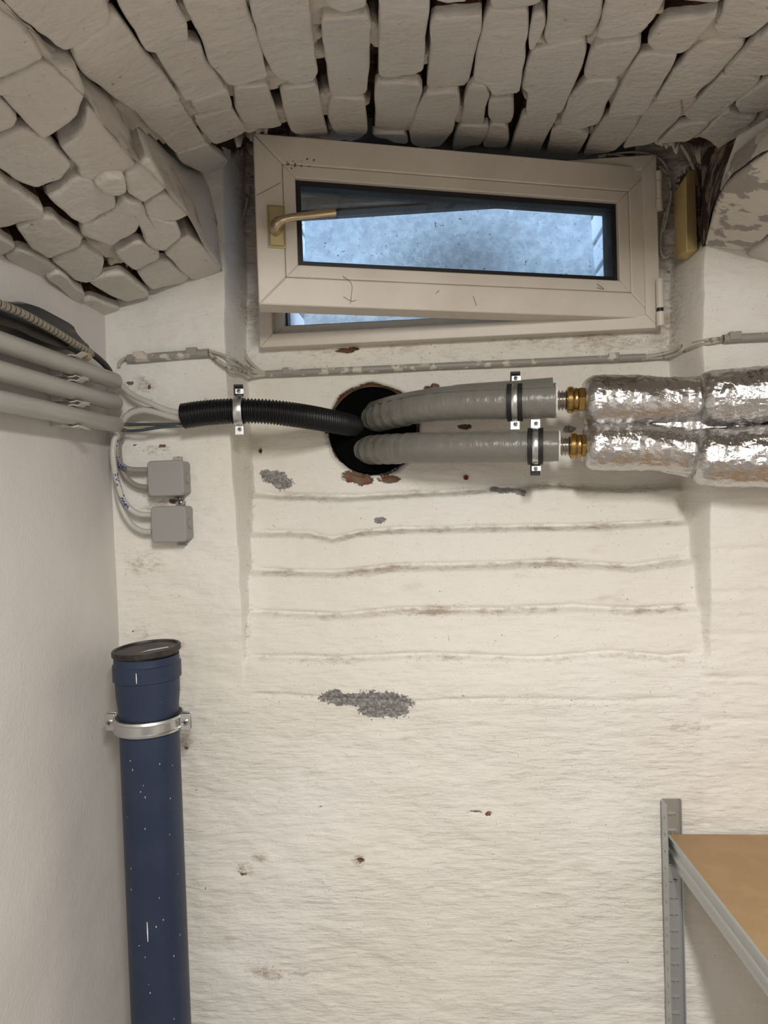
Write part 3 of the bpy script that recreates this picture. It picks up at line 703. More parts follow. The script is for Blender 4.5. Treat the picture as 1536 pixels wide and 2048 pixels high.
# ================================================================== LEFT WALL CONDUITS
CX = -.655
for k, (zr, lab) in enumerate(((.2475, 'topmost'), (.2030, 'middle'), (.1585, 'lowest'))):
    desc = {'topmost': 'straight grey plastic conduit, topmost of the three on the left wall', 'middle': 'straight grey plastic conduit, middle one of three on the left wall', 'lowest': 'straight grey plastic conduit, lowest of three, above the junction boxes'}[lab]
    t = root('conduit', (CX, -.06, E+zr-.016), desc, 'conduit', 'grey conduits on the left wall')
    mb = MB(); a = Vector((CX, -1.35, E+zr)); b = Vector((CX, -.052, E+zr))
    ax = (b-a).normalized(); L = (b-a).length
    mb.lathe(a, ax, [(0, .0135), (0, .016), (L-.002, .016), (L, .0152), (L, .0135), (0, .0135)], 32, closed=False).build('pipe', M_GPIPE, t)
    MB().lathe(b-ax*.03, ax, [(0, .0134), (0.0, .002)], 24).build('bore', M_GASKET, t)
    # C-shaped wall clip with two springy lips
    t = root('conduit_clip', (XL, -.215, E+zr-.02), {'topmost': 'pale clip holding the topmost grey conduit', 'middle': 'pale clip holding the middle grey conduit', 'lowest': 'pale clip holding the lowest grey conduit'}[lab], 'clip', 'conduit clips')
    mb = MB(); yc = -.215; pr = []
    for j in range(17):
        th = math.radians(62+ (298-62)*j/16); pr.append((CX+.0185*math.cos(th), zr+.0185*math.sin(th)))
    pr = [(pr[0][0]+.013, pr[0][1]+.007)]+pr+[(pr[-1][0]+.013, pr[-1][1]-.007)]
    vv = []; ff = []
    for (x, z) in pr:
        d = Vector((x-CX, z-zr)).normalized()
        for (s, y) in ((0, -.011), (0, .011), (.0022, .011), (.0022, -.011)): vv.append(Vector((x+d.x*s, yc+y, E+z+d.y*s)))
    for j in range(len(pr)-1):
        for q in range(4): ff.append((j*4+q, j*4+(q+1) % 4, (j+1)*4+(q+1) % 4, (j+1)*4+q))
    ff += [(0, 1, 2, 3), (len(vv)-1, len(vv)-2, len(vv)-3, len(vv)-4)]
    mb.add(vv, ff).build('clip_jaw', M_GCLIP, t)
    box('clip_base', (XL-.004, yc-.013, E+zr-.018), (CX-.016, yc+.013, E+zr+.018), M_GCLIP, t, .002)

# ---- black cover with ribbed sleeve above the conduits
t = root('black_cover', (-.68, -.45, E+.25), 'flat glossy black cover strapped on the left wall above the grey conduits', 'cover')
outl = [(-120, 560), (-40, 590), (0, 601), (20, 604), (42, 603), (70, 612), (100, 628), (143, 651), (150, 668), (165, 685), (178, 696), (180, 712), (160, 700), (141, 694), (118, 702), (60, 682), (20, 662), (0, 656), (-60, 640), (-120, 620)]
outl = chaikin(outl, 1)
fr = [PX(x, y, -.662) for x, y in outl]; c = sum(fr, Vector())/len(fr)
inner = [p.lerp(c, .10)+Vector((.010, 0, 0)) for p in fr]; back = [p-Vector((.020, 0, 0)) for p in fr]; n = len(fr)
top2 = [p.lerp(c, .35)+Vector((.012, 0, 0)) for p in fr]
mb = MB().add(back+fr+inner+top2+[c+Vector((.012, 0, 0))], [(r*n+k, r*n+(k+1) % n, (r+1)*n+(k+1) % n, (r+1)*n+k) for r in range(3) for k in range(n)]+[(3*n+k, 3*n+(k+1) % n, 4*n) for k in range(n)])
mb.build('cover_body', M_SHINY, t)
path = smooth_path([PX(x, y, X_) for x, y, X_ in ((-110, 562, -0.622), (-50, 588, -0.625), (0, 609, -0.628), (40, 625, -0.630), (80, 646, -0.633), (120, 669, -0.637), (150, 688, -0.641), (182, 708, -0.647))], 12)
path, st = resample(path, .0010); rad = []
for i in range(len(path)):
    s = i*st/.0128; fph = s-math.floor(s); rad.append(.0068 if fph < .86 else .0048)
MB().tube(path, rad, 20).build('ribbed_sleeve', M_RIB, t, ang=30)
# dark rings between the segments
rg = MB(); 
for i in range(1, len(path)-1):
    s = i*st/.0128
    if math.floor(s) != math.floor((i-1)*st/.0128): rg.lathe(path[i]-(path[i+1]-path[i-1]).normalized()*.001, (path[i+1]-path[i-1]), [(-.0012, .0050), (-.0012, .0067), (.0012, .0067), (.0012, .0050)], 16)
tag(rg.build('ring_gaps', M_GASKET, t), kind='stuff')
MB().tube(smooth_path([PX(178, 703, -.654), PX(195, 716, -.658), PX(210, 730, -.667), PX(219, 742, -.677)], 8), .0062, 14).build('black_cable', M_RUBBER, t)
mb = MB().lathe(PX(172, 712, -.645), (0, 1, 0), [(-.008, .004), (-.008, .0075), (.008, .0075), (.008, .004)], 16); mb.build('yellowed_clip', M_PLATE, t)

# ================================================================== JUNCTION BOXES
def rbox(name, x0, x1, z0, z1, y0, y1, r, m, parent, bevel=.002):
    v = []; n = 6; q = []
    for cx, cz, a0 in ((x1-r, z1-r, 0), (x0+r, z1-r, 90), (x0+r, z0+r, 180), (x1-r, z0+r, 270)):
        for k in range(n+1):
            a = math.radians(a0+90*k/n); q.append((cx+r*math.cos(a), cz+r*math.sin(a)))
    m_ = len(q); mb = MB().add([(x, y0, z) for x, z in q]+[(x, y1, z) for x, z in q], [tuple(range(m_)), tuple(range(2*m_-1, m_-1, -1))]+[(i, (i+1) % m_, m_+(i+1) % m_, m_+i) for i in range(m_)])
    return mb.build(name, m, parent, bevel=bevel)
def screw(c, ax, r, parent, name='screw'):
    ax = Vector(ax).normalized(); c = Vector(c)
    o = MB().lathe(c, ax, [(0, 0), (0, r), (.0012, r), (.0022, r*.75), (.0025, 0)], 18).build(name, M_STEEL, parent)
    t2 = Vector((1, 0, .4)).normalized(); t2 = (t2-ax*t2.dot(ax)).normalized(); b2 = ax.cross(t2)
    mb = MB()
    mb.box((-r*.6, -r*.13, .0), (r*.6, r*.13, .0006), frameM(c+ax*.0022, t2, b2, ax)); mb.box((-r*.13, -r*.6, .0), (r*.13, r*.6, .0006), frameM(c+ax*.0022, t2, b2, ax))
    mb.build('cross_slot', M_GASKET, o); return o
for k, (a, b, lab) in enumerate((((293, 922), (368, 991), 'square grey junction box, the upper of two, on the left pier'), ((300, 1010), (373, 1084), 'square grey junction box, the lower of two, on the left pier'))):
    yF = -.046; A = P(*a, yF); Bq = P(*b, yF); x0, x1 = A.x, Bq.x; z1 = A.z-(.003 if k else 0); z0 = Bq.z
    t = root('junction_box', ((x0+x1)/2, -.005, z0), lab, 'junction box', 'junction boxes under the conduits')
    lid = rbox('lid', x0, x1, z0, z1, yF, yF+.013, .009, M_BOX, t, .0025)
    bdy = rbox('body', x0+.0015, x1-.0015, z0+.0015, z1-.0015, yF+.013, .004, .008, M_BOX, t, .001)
    zc_ = (z0+z1)/2
    MB().lathe((x1-.002, -.018, zc_), (1, 0, 0), [(0, .011), (.003, .011), (.004, .008), (.004, 0)], 20).build('knockout_grommet', M_BOX, bdy)
    for zz_ in ((z1, z0) if not k else (z1, z0)):
        s = 1 if zz_ == z1 else -1; xc_ = (x0+x1)/2+.012
        tb = box('fixing_lug', (xc_-.009, -.008, min(zz_, zz_+s*.009)), (xc_+.009, .002, max(zz_, zz_+s*.009)), M_OLDCABLE if s > 0 and not k else M_BOX, bdy, .001)
    screw(((x0+x1)/2+.012, -.008, (z0-.006) if not k else (z1+.006)), (0, -1, 0), .0042, t)
# ---- cables to the boxes (with handwriting)
def cable(name, pts, r, m, lab, cat='cable', group=None, seg=14, n=10, parent=None):
    path = smooth_path(pts, n); o = MB().tube(path, r, seg).build(name, m, parent)
    if lab: tag(o, lab, cat, group)
    return o, path
g = 'cables dropping from the lowest conduit to the junction boxes'
cA, pA = cable('box_cable', [Vector((-.657, -.09, E+.156)), Vector((-.653, -.046, E+.142)), P(235, 880, -.040), P(234, 903, -.040), P(237, 924, -.036), P(247, 933, -.034), P(262, 939, -.032), P(296, 940, -.030)], .0058, M_CABLED, 'short cable curving into the upper socket of the upper junction box, blue writing', group=g)
cB, pB = cable('box_cable', [Vector((-.657, -.09, E+.157)), Vector((-.654, -.034, E+.142)), P(238, 888, -.022), P(240, 925, -.020), P(247, 946, -.020), P(259, 962, -.020), P(276, 972, -.022), P(298, 975, -.024)], .0058, M_CABLED, 'plain cable curving into the lower socket of the upper junction box', group=g)
cC, pC = cable('box_cable', [Vector((-.655, -.09, E+.154)), Vector((-.655, -.050, E+.142)), P(228, 882, -.048), P(226, 911, -.052), P(231, 950, -.046), P(238, 976, -.042), P(247, 1001, -.038), P(262, 1019, -.034), P(279, 1028, -.032), P(304, 1030, -.030)], .0060, M_CABLE, 'pale cable with blue handwriting entering the upper socket of the lower junction box', group=g)
cD, pD = cable('box_cable', [Vector((-.657, -.09, E+.154)), Vector((-.657, -.038, E+.142)), P(230, 890, -.030), P(231, 950, -.026), P(237, 994, -.024), P(247, 1025, -.024), P(264, 1050, -.024), P(284, 1062, -.026), P(304, 1064, -.028)], .0058, M_CABLE, 'plain pale cable sweeping into the lower socket of the lower junction box', group=g)
GL = {'7': [[(0, 1), (.7, 1), (.25, 0)], [(.1, .5), (.65, .5)]], 'M': [[(0, 0), (.1, 1), (.42, .35), (.75, 1), (.85, 0)]], 'W': [[(0, 1), (.2, 0), (.45, .6), (.7, 0), (.95, 1)]], 'I': [[(.1, 0), (.1, 1)], [(-.05, 1), (.25, 1)]],
      'n': [[(0, .62), (.02, 0), (.05, .42), (.25, .62), (.42, .45), (.45, 0)]], 'e': [[(.02, .3), (.42, .36), (.38, .58), (.18, .62), (.02, .35), (.12, .02), (.42, .1)]], 'A': [[(0, 0), (.35, 1), (.7, 0)], [(.15, .38), (.58, .38)]],
      'u': [[(0, .62), (.05, .1), (.25, 0), (.42, .2), (.45, .62), (.48, 0)]], 's': [[(.4, .58), (.12, .6), (.1, .38), (.36, .25), (.3, .02), (.02, .06)]]}
def write(path, r, s0, text, h, parent, step=1):
    pl, st = resample(path, .0005)
    mb = MB(); s = s0
    def mp(a, w):
        i = min(max(int(a/st), 1), len(pl)-2); T_ = (pl[i+1]-pl[i-1]).normalized(); view = (CAM-pl[i]).normalized()
        fr_ = (view-T_*view.dot(T_)).normalized(); ac = fr_.cross(T_)
        th_ = max(-1.3, min(1.3, w/r)); return pl[i]+(fr_*math.cos(th_)+ac*math.sin(th_))*(r+.0003)
    for ch in text:
        if ch == ' ': s += h*.45; continue
        wd = max(p[0] for q in GL[ch] for p in q)
        for q in GL[ch]:
            pts = [mp(s+x*h, (z-.5)*h+random.uniform(-.0003, .0003)) for x, z in q]
            dense = []
            for a, b in zip(pts, pts[1:]): dense += [a.lerp(b, t_/3) for t_ in range(3)]
            mb.tube(dense+[pts[-1]], .00095, 5)
        s += (wd+.22)*h
    return mb.build('handwriting', M_INK, parent)
write(pC, .0060, .128, '7MW', .0098, cC); write(pC, .0060, .176, 'Innen', .0098, cC)
write(pA, .0058, .062, 'MW', .0098, cA); write(pA, .0058, .096, 'Aussen', .0092, cA)

# ---- cables from the conduits into the black tube
g = 'cables running from the conduits into the black corrugated tube'
cable('feed_cable', [Vector((-.655, -.09, E+.2475)), Vector((-.652, -.045, E+.245)), P(262, 788, -.045), P(300, 806, -.055), P(340, 822, -.058), P(385, 828, -.06)], .0062, M_CABLE, 'light grey cable sloping from the topmost conduit into the black tube', group=g)
cable('feed_cable', [Vector((-.655, -.09, E+.158)), Vector((-.651, -.047, E+.160)), P(256, 830, -.048), P(280, 821, -.050), P(305, 823, -.052), P(345, 834, -.058), P(385, 841, -.06)], .0066, M_CABLE, 'light grey cable arching from the lowest conduit into the black tube', group=g)
cable('feed_cable', [Vector((-.657, -.09, E+.158)), Vector((-.652, -.038, E+.162)), P(262, 824, -.035), P(290, 819, -.040), P(330, 824, -.045), P(385, 833, -.055)], .0058, M_CABLED, 'brownish grey cable arching behind the light one out of the lowest conduit', group=g)
cable('feed_cable', [Vector((-.655, -.09, E+.157)), P(250, 849, -.045), P(310, 849, -.055), P(385, 848, -.058)], .0034, M_CBLK, 'thin slate wire running straight into the black tube, uppermost of the thin three', group=g)
cable('feed_cable', [Vector((-.655, -.09, E+.155)), P(250, 854, -.042), P(300, 853, -.052), P(385, 850, -.058)], .0026, M_CYEL, 'thin pale yellowish wire between two slate wires', group=g)
cable('feed_cable', [Vector((-.655, -.09, E+.153)), P(250, 861, -.046), P(285, 860, -.055), P(325, 854, -.055), P(385, 850, -.055)], .0034, M_CBLK, 'thin slate wire sagging lowest into the black tube', group=g)

# ---- black corrugated tube
t = root('corrugated_tube', P(470, 860, -.06), 'black corrugated plastic tube running from the grey cables into the wall hole', 'corrugated tube')
path = smooth_path([P(368, 832, -.062), P(410, 826, -.064), P(470, 822, -.064), P(530, 823, -.052), P(590, 830, -.025), P(640, 838, .020), P(680, 846, .085), P(712, 853, .17), P(728, 857, .26)], 14)
path, st = resample(path, .0011); rad = []
for i in range(len(path)):
    s = i*st/.0066; rad.append(.0238+.0019*math.cos(2*math.pi*s) - .0008*min(1, i/len(path)*1.5))
MB().tube(path, rad, 36, cap=False).build('tube_wall', M_BLACK, t, ang=180)
MB().lathe(path[0], path[1]-path[0], [(.0, .0235), (0, .0215), (.05, .0215), (.05, 0)], 32).build('tube_bore', M_SLEEVE, t)

# ---- pipe clamps
def clamp(name, c, ax, R, lab, up=1, rubber=True, width=.020, tabw=.020, tilt=0):
    c = Vector(c); ax = Vector(ax).normalized(); t = root(name, c-Vector((0, 0, R+.02)), lab, 'pipe clamp', 'zinc pipe clamps on the end wall')
    zz_ = Vector((0, 0, 1)); upv = (zz_-ax*zz_.dot(ax)).normalized(); fy = ax.cross(upv)   # fy: towards/away
    if fy.y > 0: fy = -fy
    h = width/2
    if rubber:
        for s in (-1, 1):
            MB().lathe(c+ax*s*h*.78, ax, [(-h*.36, R), (-h*.36, R+.0042), (h*.36, R+.0042), (h*.36, R)], 48, closed=True).build('rubber_lining', M_RUBBER, t)
    MB().lathe(c, ax, [(-h*.50, R), (-h*.50, R+.0034), (-h*.40, R+.0042), (h*.40, R+.0042), (h*.50, R+.0034), (h*.50, R)], 48, closed=True).build('metal_band', M_ZINC, t)
    # closed end: flat tab with screw
    e = -up; M_ = frameM(c+upv*e*(R+.011), ax, fy, upv)
    tb = MB().box((-tabw/2, -.001, -.010), (tabw/2, .0035, .010), M_).build('screw_tab', M_ZINC, t, bevel=.001)
    screw(M_ @ Vector((.001, .0035, .001)), fy, .0042, t)
    # open end: black hook lug
    M2 = frameM(c+upv*up*(R+.013), ax, fy, upv*up)
    lg = MB(); lg.box((-tabw/2, -.003, -.012), (tabw/2, -.0005, .010), M2)
    lg.box((-tabw/2, -.003, .007), (tabw/2, .006, .012), M2); lg.box((-tabw/2, -.003, -.012), (-tabw/2+.003, .006, .010), M2)
    lg.box((-tabw/2, -.003, -.012), (tabw/2, .006, -.009), M2)
    tag(lg.build('hook_lug', M_RUBBER, t, bevel=.0012), 'black coated hook lug')
    MB().box((-tabw/2+.002, .001, -.007), (tabw/2+.002, .003, .004), M2).build('metal_tongue', M_ZINC, t, bevel=.0008)
    screw(M2 @ Vector((.001, .003, -.001)), fy, .0040, t)
    # threaded rod into the wall
    MB().tube([c-fy*(R+.002), c-fy*(R+.05)], .004, 12).build('threaded_rod', M_ZINC, t)
    return t
k1 = min(range(len(path)), key=lambda i: abs(proj(path[i].x, path[i].y, path[i].z-E)[0]-478))
clamp('pipe_clamp', path[k1], path[k1+3]-path[k1-3], .0268, 'zinc pipe clamp with black hook lug gripping the black corrugated tube', 1, False, .032, .018)

# ---- wall hole: black sleeve
t = root('core_hole', (hx, .16, E+hz-.1), 'round cored hole lined with black sleeve under the window', 'wall opening')
MB().lathe((hx, .150, E+hz), (0, 1, 0), [(0, .0990), (0, .0955), (.25, .0955)], 64).build('sleeve', M_SLEEVE, t)
MB().lathe((hx, .150, E+hz), (0, 1, 0), [(0.24, .097), (.24, 0)], 48).build('sleeve_end', M_SLEEVE, t)
for (a, b) in ((672, 912), (771, 948)): MB().lathe(P(a, b, .20), (0, -1, 0), [(0, 0), (0, .004), (.003, .003), (.003, 0)], 12).build('sleeve_bolt', M_RUBBER, t)

# ---- two insulated hoses with brass ends
def hose(pts, rads, lab, cutx, flap):
    path = smooth_path(pts, 14); path, st = resample(path, .003); n = len(path)
    t = root('insulated_hose', path[n//2]-Vector((0, 0, .035)), lab, 'insulated pipe', 'grey wrapped hoses leaving the wall hole')
    rr_ = [float(np.interp(i/(n-1), np.linspace(0, 1, len(rads)), rads)) for i in range(n)]
    fo = [rr_[i]+(.0004*math.sin(i*1.9)+.0007*math.sin(i*.53+1)) * (1.3 if i < n*.45 else .25) for i in range(n)]
    tag(MB().tube(path, fo, 40, cap=True, noise=.002).build('vinyl_jacket', M_WRAP, t, ang=60), None)
    ax = (path[-1]-path[-3]).normalized(); e = path[-1]
    MB().lathe(e, ax, [(-.001, rr_[-1]*.98), (-.001, rr_[-1]+.0006), (.0022, rr_[-1]*.985), (.0022, .012)], 40).build('foam_edge', M_WHITEFOAM, t)
    # overlapping seam flap along the top
    if flap:
        ff = MB(); vv = []; q = []
        idx = list(range(0, n, 3))
        for i in idx:
            T_ = (path[min(i+1, n-1)]-path[max(i-1, 0)]).normalized(); up = (Vector((0, 0, 1))-T_*T_.z).normalized(); sd = T_.cross(up)
            if sd.y > 0: sd = -sd
            lift = flap*(.35+.65*abs((i/n)-.5)*2)
            if i > n*.62: lift *= 1.25
            vv += [path[i]+sd*rr_[i]*.78+up*rr_[i]*.66, path[i]+sd*rr_[i]*.45+up*(rr_[i]*.93+lift*.7), path[i]+up*(rr_[i]+lift), path[i]+up*(rr_[i]-.002)-sd*.004]
        for j in range(len(idx)-1):
            for c_ in range(3): q.append((j*4+c_, j*4+c_+1, (j+1)*4+c_+1, (j+1)*4+c_))
        ff.add(vv, q).build('seam_flap', M_WRAP, t, ang=60)
    # corrugated steel core
    L = .030; pr = []
    for i in range(0, 61): pr.append((L*i/60, .0175+.0022*math.cos(i/60*5*2*math.pi)))
    pr = [(-.004, .0)]+pr
    MB().lathe(e, ax, pr, 36).build('corrugated_core', M_STEEL, t, ang=60)
    b = e+ax*.020
    ft = MB()
    ft.lathe(b, ax, [(0, .016), (0, .0215), (.003, .0255), (.010, .0262), (.014, .0235), (.015, .0225)], 6 if False else 36)
    fo_ = ft.build('brass_collar', M_BRASS, t, ang=35)
    MB().lathe(b+ax*.015, ax, [(0, .0205), (0, .0225), (.003, .0232), (.006, .0225), (.006, .020)], 36).build('collar_groove', M_BRASS, fo_)
    hx_ = MB().lathe(b+ax*.021, ax, [(0, .018), (0, .0225), (.002, .0245), (.016, .0245), (.018, .0225), (.018, 0)], 6).build('hex_nut', M_BRASS, t, smooth=False, bevel=.0008)
    return path, t
p1, h1 = hose([P(722, 845, .235), P(745, 838, .175), P(775, 829, .105), P(812, 820, .045), P(860, 812, .010), P(930, 807, -.012), P(1030, 804, -.030), P(1112, 801, -.040)], [.031, .032, .0325, .0325, .0325, .033, .0335, .0340], 'upper grey vinyl wrapped hose with white cut end and brass fitting', 0, .009)
p2, h2 = hose([P(705, 905, .235), P(730, 901, .175), P(762, 899, .105), P(802, 897, .045), P(855, 895, .010), P(930, 894, -.012), P(1040, 893, -.030), P(1118, 892, -.040)], [.031, .032, .0320, .0315, .0315, .0315, .0310, .0300], 'lower grey vinyl wrapped hose with white cut end and brass fitting', 0, .0)
def near(path, px): return min(range(2, len(path)-2), key=lambda i: abs(proj(path[i].x, path[i].y, path[i].z-E)[0]-px))
i1 = near(p1, 1029); clamp('pipe_clamp', p1[i1], p1[i1+2]-p1[i1-2], .0340, 'rubber lined zinc clamp around the upper grey hose, hook lug on top', 1, True, .026, .019)
i2 = near(p2, 1072); clamp('pipe_clamp', p2[i2], p2[i2+2]-p2[i2-2], .0320, 'rubber lined zinc clamp around the lower grey hose, hook lug below', -1, True, .026, .019)

# ---- foil wrapped pipes
t = root('foil_wrapped_pipes', P(1350, 970, -.06), 'pair of crinkled silver foil wrapped pipes running to the right', 'foil insulation')
def foil(name, pts, rads, nz_=.004, seg=72, squash=None, rnd=True):
    path = smooth_path(pts, 10); path, st = resample(path, .004); n = len(path)
    rr_ = [float(np.interp(i/(n-1), np.linspace(0, 1, len(rads)), rads)) for i in range(n)]
    if rnd:
        for i in range(6): rr_[i] *= math.sqrt(1-((6-i)/6.6)**2)*.45+.55
    mb = MB().tube(path, rr_, seg, squash=squash); off = random.random()*50
    c0 = np.array([tuple(v) for v in mb.v])
    ii = np.repeat(np.arange(n), seg); kk = np.tile(np.arange(seg), n)
    nr = fbm(ii*.30+off, 9*np.cos(2*math.pi*kk/seg)+30+off, 4)+.5*fbm(ii*.7+off, 9*np.sin(2*math.pi*kk/seg)+60, 3)
    cen = np.array([tuple(path[i]) for i in range(n)])[ii]; d = c0-cen; L = np.linalg.norm(d, axis=1, keepdims=True); c1 = cen+d/L*(L+(nz_*nr)[:, None])
    mb.v = [Vector(p) for p in c1]
    return mb.build(name, M_FOIL, t, ang=60)
foil('foil_sleeve', [P(1166, 803, -.045), P(1230, 803, -.046), P(1290, 802, -.048), P(1345, 802, -.050), P(1425, 800, -.055)], [.0500, .0510, .0500, .0455, .0450, .048])
foil('foil_sleeve', [P(1168, 893, -.045), P(1230, 892, -.046), P(1290, 893, -.048), P(1345, 898, -.050), P(1425, 908, -.055)], [.0480, .0480, .0475, .0440, .045, .05])
foil('foil_branch', [P(1396, 802, -.062), P(1450, 798, -.070), P(1560, 792, -.090), P(1700, 786, -.115), P(1960, 774, -.150)], [.0540, .0565, .057, .057, .057], .005)
foil('foil_branch', [P(1386, 913, -.080), P(1450, 914, -.088), P(1560, 910, -.108), P(1700, 905, -.132), P(1950, 898, -.165)], [.0535, .0570, .058, .058, .058], .005)
foil('foil_web', [P(1172, 848, -.030), P(1290, 850, -.034), P(1400, 858, -.045), P(1560, 855, -.080), P(1700, 850, -.105), P(1950, 842, -.14)], [.085, .085, .098, .10, .10, .10], .006, squash=(1, .33))

# ================================================================== OLD WIRING
def rod(name, a, b, r, m, lab, collars=()):
    t = root(name, ((a+b)/2), lab, 'conduit', 'old painted conduits under the window'); ax = (b-a).normalized(); L = (b-a).length
    MB().lathe(a, ax, [(0, r*.8), (0, r), (L, r), (L, r*.8)], 24).build('pipe', m, t)
    for s in (a, b): MB().lathe(s, ax if s is b else -ax, [(.0003, r*.8), (.0003, 0)], 20).build('bore', M_GASKET, t)
    for c_ in collars:
        c0 = a.lerp(b, c_)
        MB().box((-.011, -r-.002, -r*.5), (.011, r*.6, r+.0035), frameM(c0, ax, Vector((0, 1, 0)), Vector((0, 0, 1)))).build('saddle_clip', m, t, bevel=.0015)
    return t
rod('old_conduit', P(256, 718, -.010), P(418, 706, -.010), .0088, M_OLDPIPE, 'short old grey conduit half covered in white paint, on the left pier', (.15, .8))
rod('old_conduit', P(532, 748, .130), P(1290, 714, .130), .0075, M_OLDPIPE, 'long thin old grey conduit crossing the niche below the window', (.06, .92))
rod('old_conduit', P(1446, 678, -.006), P(1900, 654, -.006), .0085, M_OLDPIPE, 'old conduit stub on the right pier with flaking white paint', (.05,))
g = 'old painted wires around the window'
W = [([P(418, 702, -.010), P(440, 708, -.012), P(462, 717, -.012), P(480, 728, .06), P(500, 742, .12), P(532, 750, .13)], .0030, 'upper painted wire looping off the short left conduit'),
     ([P(418, 708, -.010), P(436, 722, -.014), P(460, 736, -.014), P(482, 742, .06), P(505, 752, .12), P(532, 750, .13)], .0042, 'thicker flaking wire sagging off the short left conduit'),
     ([P(470, 400, .12), P(468, 450, .125), P(466, 520, .125), P(468, 600, .128), P(470, 660, .128), P(480, 710, .128), P(505, 738, .128), P(532, 746, .13)], .0040, 'painted wire rising in the niche corner left of the window, outer one'),
     ([P(500, 372, .12), P(490, 420, .125), P(480, 460, .125), P(479, 520, .125), P(478, 600, .128), P(481, 670, .128), P(492, 712, .128), P(515, 738, .128), P(532, 747, .13)], .0036, 'painted wire rising in the niche corner left of the window, inner one'),
     ([P(1196, 316, .14), P(1240, 306, .128), P(1290, 306, .12), P(1325, 322, .12), P(1341, 360, .12), P(1340, 400, .12), P(1330, 430, .12), P(1322, 470, .12), P(1322, 505, .12), P(1332, 515, .12), P(1344, 506, .12)], .0024, 'thin pale wire looping down beside the upper hinge, ending in a hook'),
     ([P(1196, 312, .14), P(1225, 308, .13), P(1260, 316, .12), P(1310, 328, .12), P(1336, 352, .118), P(1342, 390, .118), P(1336, 425, .118), P(1326, 465, .122)], .0024, 'second thin pale wire leaving the dark hole above the window'),
     ([P(1358, 284, .05), P(1375, 310, .06), P(1388, 340, .07), P(1397, 380, .08), P(1398, 440, .075), P(1406, 490, .05), P(1417, 515, .02), P(1421, 560, .012), P(1418, 600, .015), P(1408, 640, .03), P(1385, 676, .06), P(1345, 702, .11), P(1290, 716, .13)], .0036, 'long painted wire descending right of the yellow block to the niche conduit'),
     ([P(1446, 676, -.006), P(1415, 680, -.004), P(1392, 684, .03), P(1370, 692, .08), P(1335, 704, .12), P(1290, 712, .13)], .0030, 'upper wire linking the right conduit stub to the niche conduit'),
     ([P(1446, 681, -.006), P(1415, 687, -.004), P(1388, 694, .03), P(1362, 706, .09), P(1330, 714, .125), P(1290, 717, .13)], .0036, 'lower painted wire linking the right conduit stub to the niche conduit'),
     ([P(1362, 280, .06), P(1374, 296, .065), P(1383, 318, .07)], .0045, 'short paint crusted cable stub hanging under the last cap brick'),
     ([P(237, 733, -.012), P(240, 724, -.012), P(248, 718, -.012), P(258, 717, -.010)], .0034, 'pale wire end curling out of the wall corner into the short left conduit')]
for pts, r, lab in W: cable('old_wire', pts, r, M_OLDCABLE, lab, 'wire', g, 10, 8)
# cable clips in the left niche corner
for (a, b, lab) in ((471, 448, 'small painted cable clip high in the left niche corner'), (473, 590, 'small painted cable clip lower in the left niche corner')):
    c_ = P(a, b, .122); tag(box('cable_clip', (c_.x-.011, .112, c_.z-.007), (c_.x+.009, .140, c_.z+.007), M_OLDCABLE, None, .002), lab, 'clip', 'painted cable clips in the niche corner')
# yellow block right of the window
q = [(1347, 388, .105), (1350, 518, .105), (1374, 522, .07), (1396, 500, .030), (1391, 338, .030), (1380, 338, .05)]
front = [(1371, 352, .012), (1373, 503, .012)]
v = [P(*a) for a in q]+[P(*a) for a in front]
f = [(0, 1, 7, 6), (6, 7, 3, 4), (1, 2, 7), (2, 3, 7), (0, 6, 5), (6, 4, 5), (0, 5, 4, 3, 2, 1)]
tag(MB().add(v, f).build('foam_block', M_YEL, None, bevel=.003), 'yellowed faceted block standing upright right of the window', 'foam block')


# ---- wall plug
t = root('wall_plug', P(932, 955, .14), 'small dark red wall plug below the lower grey hose', 'wall plug')
MB().lathe(P(932, 955, .137), (0, 1, 0), [(0, .0018), (-.002, .004), (-.002, .0055), (.012, .006)], 16).build('plug_collar', M_REDPLUG, t)
MB().lathe(P(932, 955, .1385), (0, 1, 0), [(0, .0035), (0, 0)], 12).build('plug_bore', M_GASKET, t)

# ================================================================== BLUE DRAIN PIPE
PY = -.145; bx = P(301, 1500, PY).x
zt = -.300
t = root('drain_pipe', (bx, PY, 0), 'tall dark blue plastic drain pipe with black cap by the left wall', 'pipe')
prof = [(0, .055)]
bz = lambda z: E+z
MB().lathe((bx, PY, 0), (0, 0, 1), [(0, .050), (0, .0550), (bz(-.405), .0550), (bz(-.385), .0560), (bz(-.365), .0585), (bz(-.334), .0590), (bz(-.3335), .0628), (bz(-.306), .0628), (bz(-.3035), .0605), (bz(-.300), .0600), (bz(-.291), .0598), (bz(-.291), .050)], 72).build('pipe_barrel', M_BLUE, t, ang=25)
tilt = Matrix.Rotation(math.radians(-2.5), 4, 'Y') @ Matrix.Rotation(math.radians(2), 4, 'X')
cap = MB().lathe((0, 0, 0), (0, 0, 1), [(-.012, .052), (-.012, .0600), (-.008, .0635), (-.001, .0635), (.0012, .0620), (.0012, .0575), (-.002, .0565), (-.0025, .040), (-.0032, 0)], 72)
cap.v = [tilt @ p + Vector((bx, PY, bz(-.277))) for p in cap.v]; tag(cap.build('end_cap', M_CAP, t, ang=30), 'dusty black push-in cap, slightly tilted')
st_ = MB().add([tilt @ Vector(p) + Vector((bx, PY, bz(-.2775))) for p in ((.000, -.030, -.0015), (.045, -.002, -.0015), (.040, .006, -.0015), (.010, -.012, -.0015))], [(0, 1, 2, 3)]); st_.build('paint_streak', M_WPAINT, t, smooth=False)
